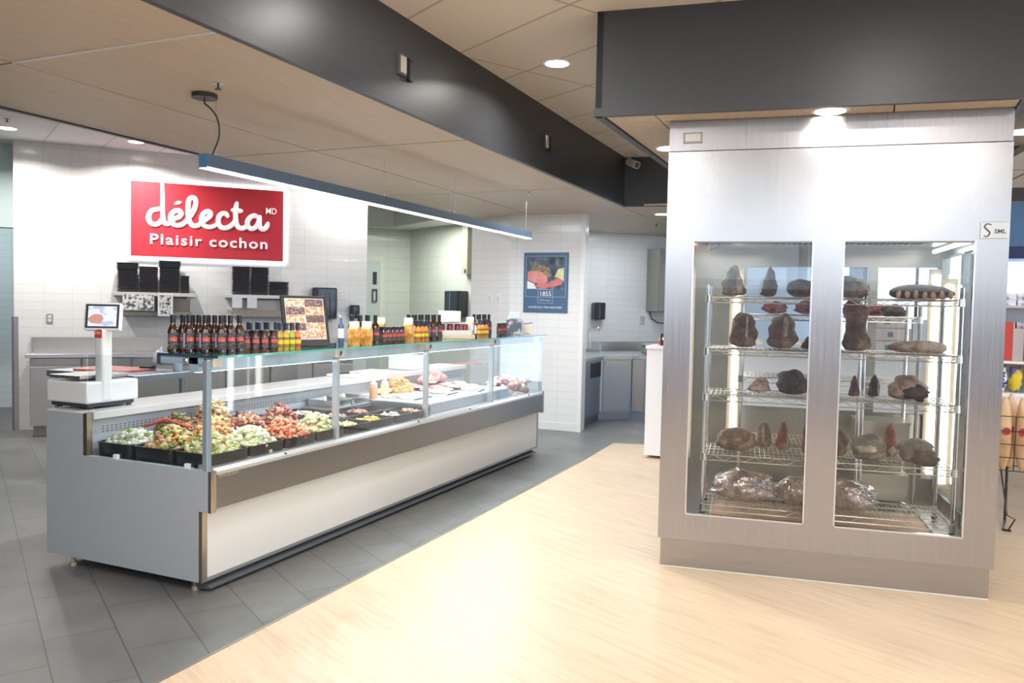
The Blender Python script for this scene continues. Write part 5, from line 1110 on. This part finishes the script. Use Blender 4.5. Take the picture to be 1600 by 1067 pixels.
for z in (1.011, 1.371, 1.731):
    for i in range(3):
        for k in range(2):
            o = MB().box(-.075, -.09, 0, .075, .09, .075).build('food_pack', PKM, loc=(1.58 + i * .17, 11.78, z + k * .078)) if pk is None else pk.copy()
            if pk is None: pk = o
            else: COL.objects.link(o); o.location = (1.58 + i * .17, 11.78, z + k * .078)
            tag(o, 'small white printed food pack stacked in the refrigerated shelf', 'food pack', 'food packs on the refrigerated shelf')
t = thing('basket_stand', 'black wire basket stand with bread bags behind the cooler side', 'basket', (1.02, 7.1, 0))
g = MB()
for z, s_ in ((.45, .8), (.55, .87), (.65, .93), (.75, .97), (.86, 1.05)):
    q = .16 * s_; g.tube([(-q, -q, z), (q, -q, z), (q, q, z), (-q, q, z), (-q, -q, z)], .004, 6)
for a_, b_ in ((-1, -1), (1, -1), (1, 1), (-1, 1), (0, -1), (1, 0), (0, 1), (-1, 0)): g.tube([(a_ * .128, b_ * .128, .45), (a_ * .168, b_ * .168, .86)], .004, 6)
g.build('wire_basket', BLACK, t)
g = MB(); g.tube([(0, .15, 0), (0, .17, .9)], .01, 8).tube([(-.02, -.14, .0), (.02, -.17, .10), (-.03, -.15, .12), (-.05, .13, .45)], .006, 8).tube([(.0, .15, .02), (-.05, -.14, .008), (.0, -.16, .01)], .008, 8); g.build('stand_leg', BLACK, t)
KR = noisy('kraft_bag', (.55, .32, .17), (.70, .48, .29), 7, .4)
for q, (x, y, rz) in enumerate(((-.06, -.05, .2), (.06, -.04, -.1), (.0, .07, .4))):
    tt = thing('bread_bag', ('kraft bread bag with red seal at the cooler side of the wire basket', 'kraft bread bag with red seal at the open side of the wire basket', 'kraft bread bag at the back of the wire basket')[q], 'bread bag', (1.02 + x, 7.1 + y, .46), rz, 'bread bags in the wire basket')
    MB().blob((0, 0, .26), (.055, .045, .27), 3, .10, 1.5, q).build('bag', KR, tt, True)
    MB().lathe([(.028, 0), (.028, .003)], 14, M=Matrix.Translation((0, -.050, .28)) @ Matrix.Rotation(R(90), 4, 'X')).build('seal', mat('seal_red', (.40, .03, .05), .4), tt)
MB().lathe([(.03, 0), (.03, .004)], 16, M=Matrix.Translation((.16, -.13, .72)) @ Matrix.Rotation(R(90), 4, 'X')).build('tag_disc', mat('tag_grey', (.5, .52, .55), .4), t)
t = thing('display_rack', 'dark rack of snack bags rising over the bread basket', 'rack', (1.12, 7.55, 0))
MB().box(-.2, 0, .5, .45, .02, 1.5).box(-.2, -.01, 0, -.17, .02, .5).box(.42, -.01, 0, .45, .02, .5).build('rack_back', mat('rack_white', (.72, .72, .74), .5), t)
for z in (1.0, 1.25): MB().box(-.2, -.25, z - .02, .45, .0, z).build('rack_shelf', WHITE, t)
MB().box(-.2, -.3, .5, .45, .0, .98).build('rack_base', mat('rack_base_grey', (.75, .75, .78), .4), t)
for i in range(3):
    for z, m1, nm in ((1.001, noisy('bag_blue_print', (.02, .04, .28), (.80, .80, .78), 20, .3, lo=.46, hi=.52), 'blue and white'), (1.001, noisy('bag_yellow_print', (.70, .52, .02), (.08, .10, .30), 12, .3, lo=.5, hi=.56), 'yellow and blue')):
        q = 0 if 'blue and' in nm else 1
        tag(MB().blob((0, 0, .11), (.05, .035, .115), 3, .12, 2, i + q).build('snack_bag', m1, smooth=True, loc=(.97 + i * .21 + q * .10, 7.41, z), rotz=.2), 'small %s snack bag on the lower rack shelf' % nm, 'snack bag', '%s snack bags on the rack' % nm)
for i in range(3):
    tag(MB().box(-.035, -.02, 0, .035, .02, .30).build('cracker_box', mat('cracker_red', (.50, .04, .03), .4), loc=(1.0 + i * .15, 7.40, 1.252), rotz=.2, bevel=.004), 'slim red box standing on the upper rack shelf', 'box', 'slim red boxes on the rack')
t = None
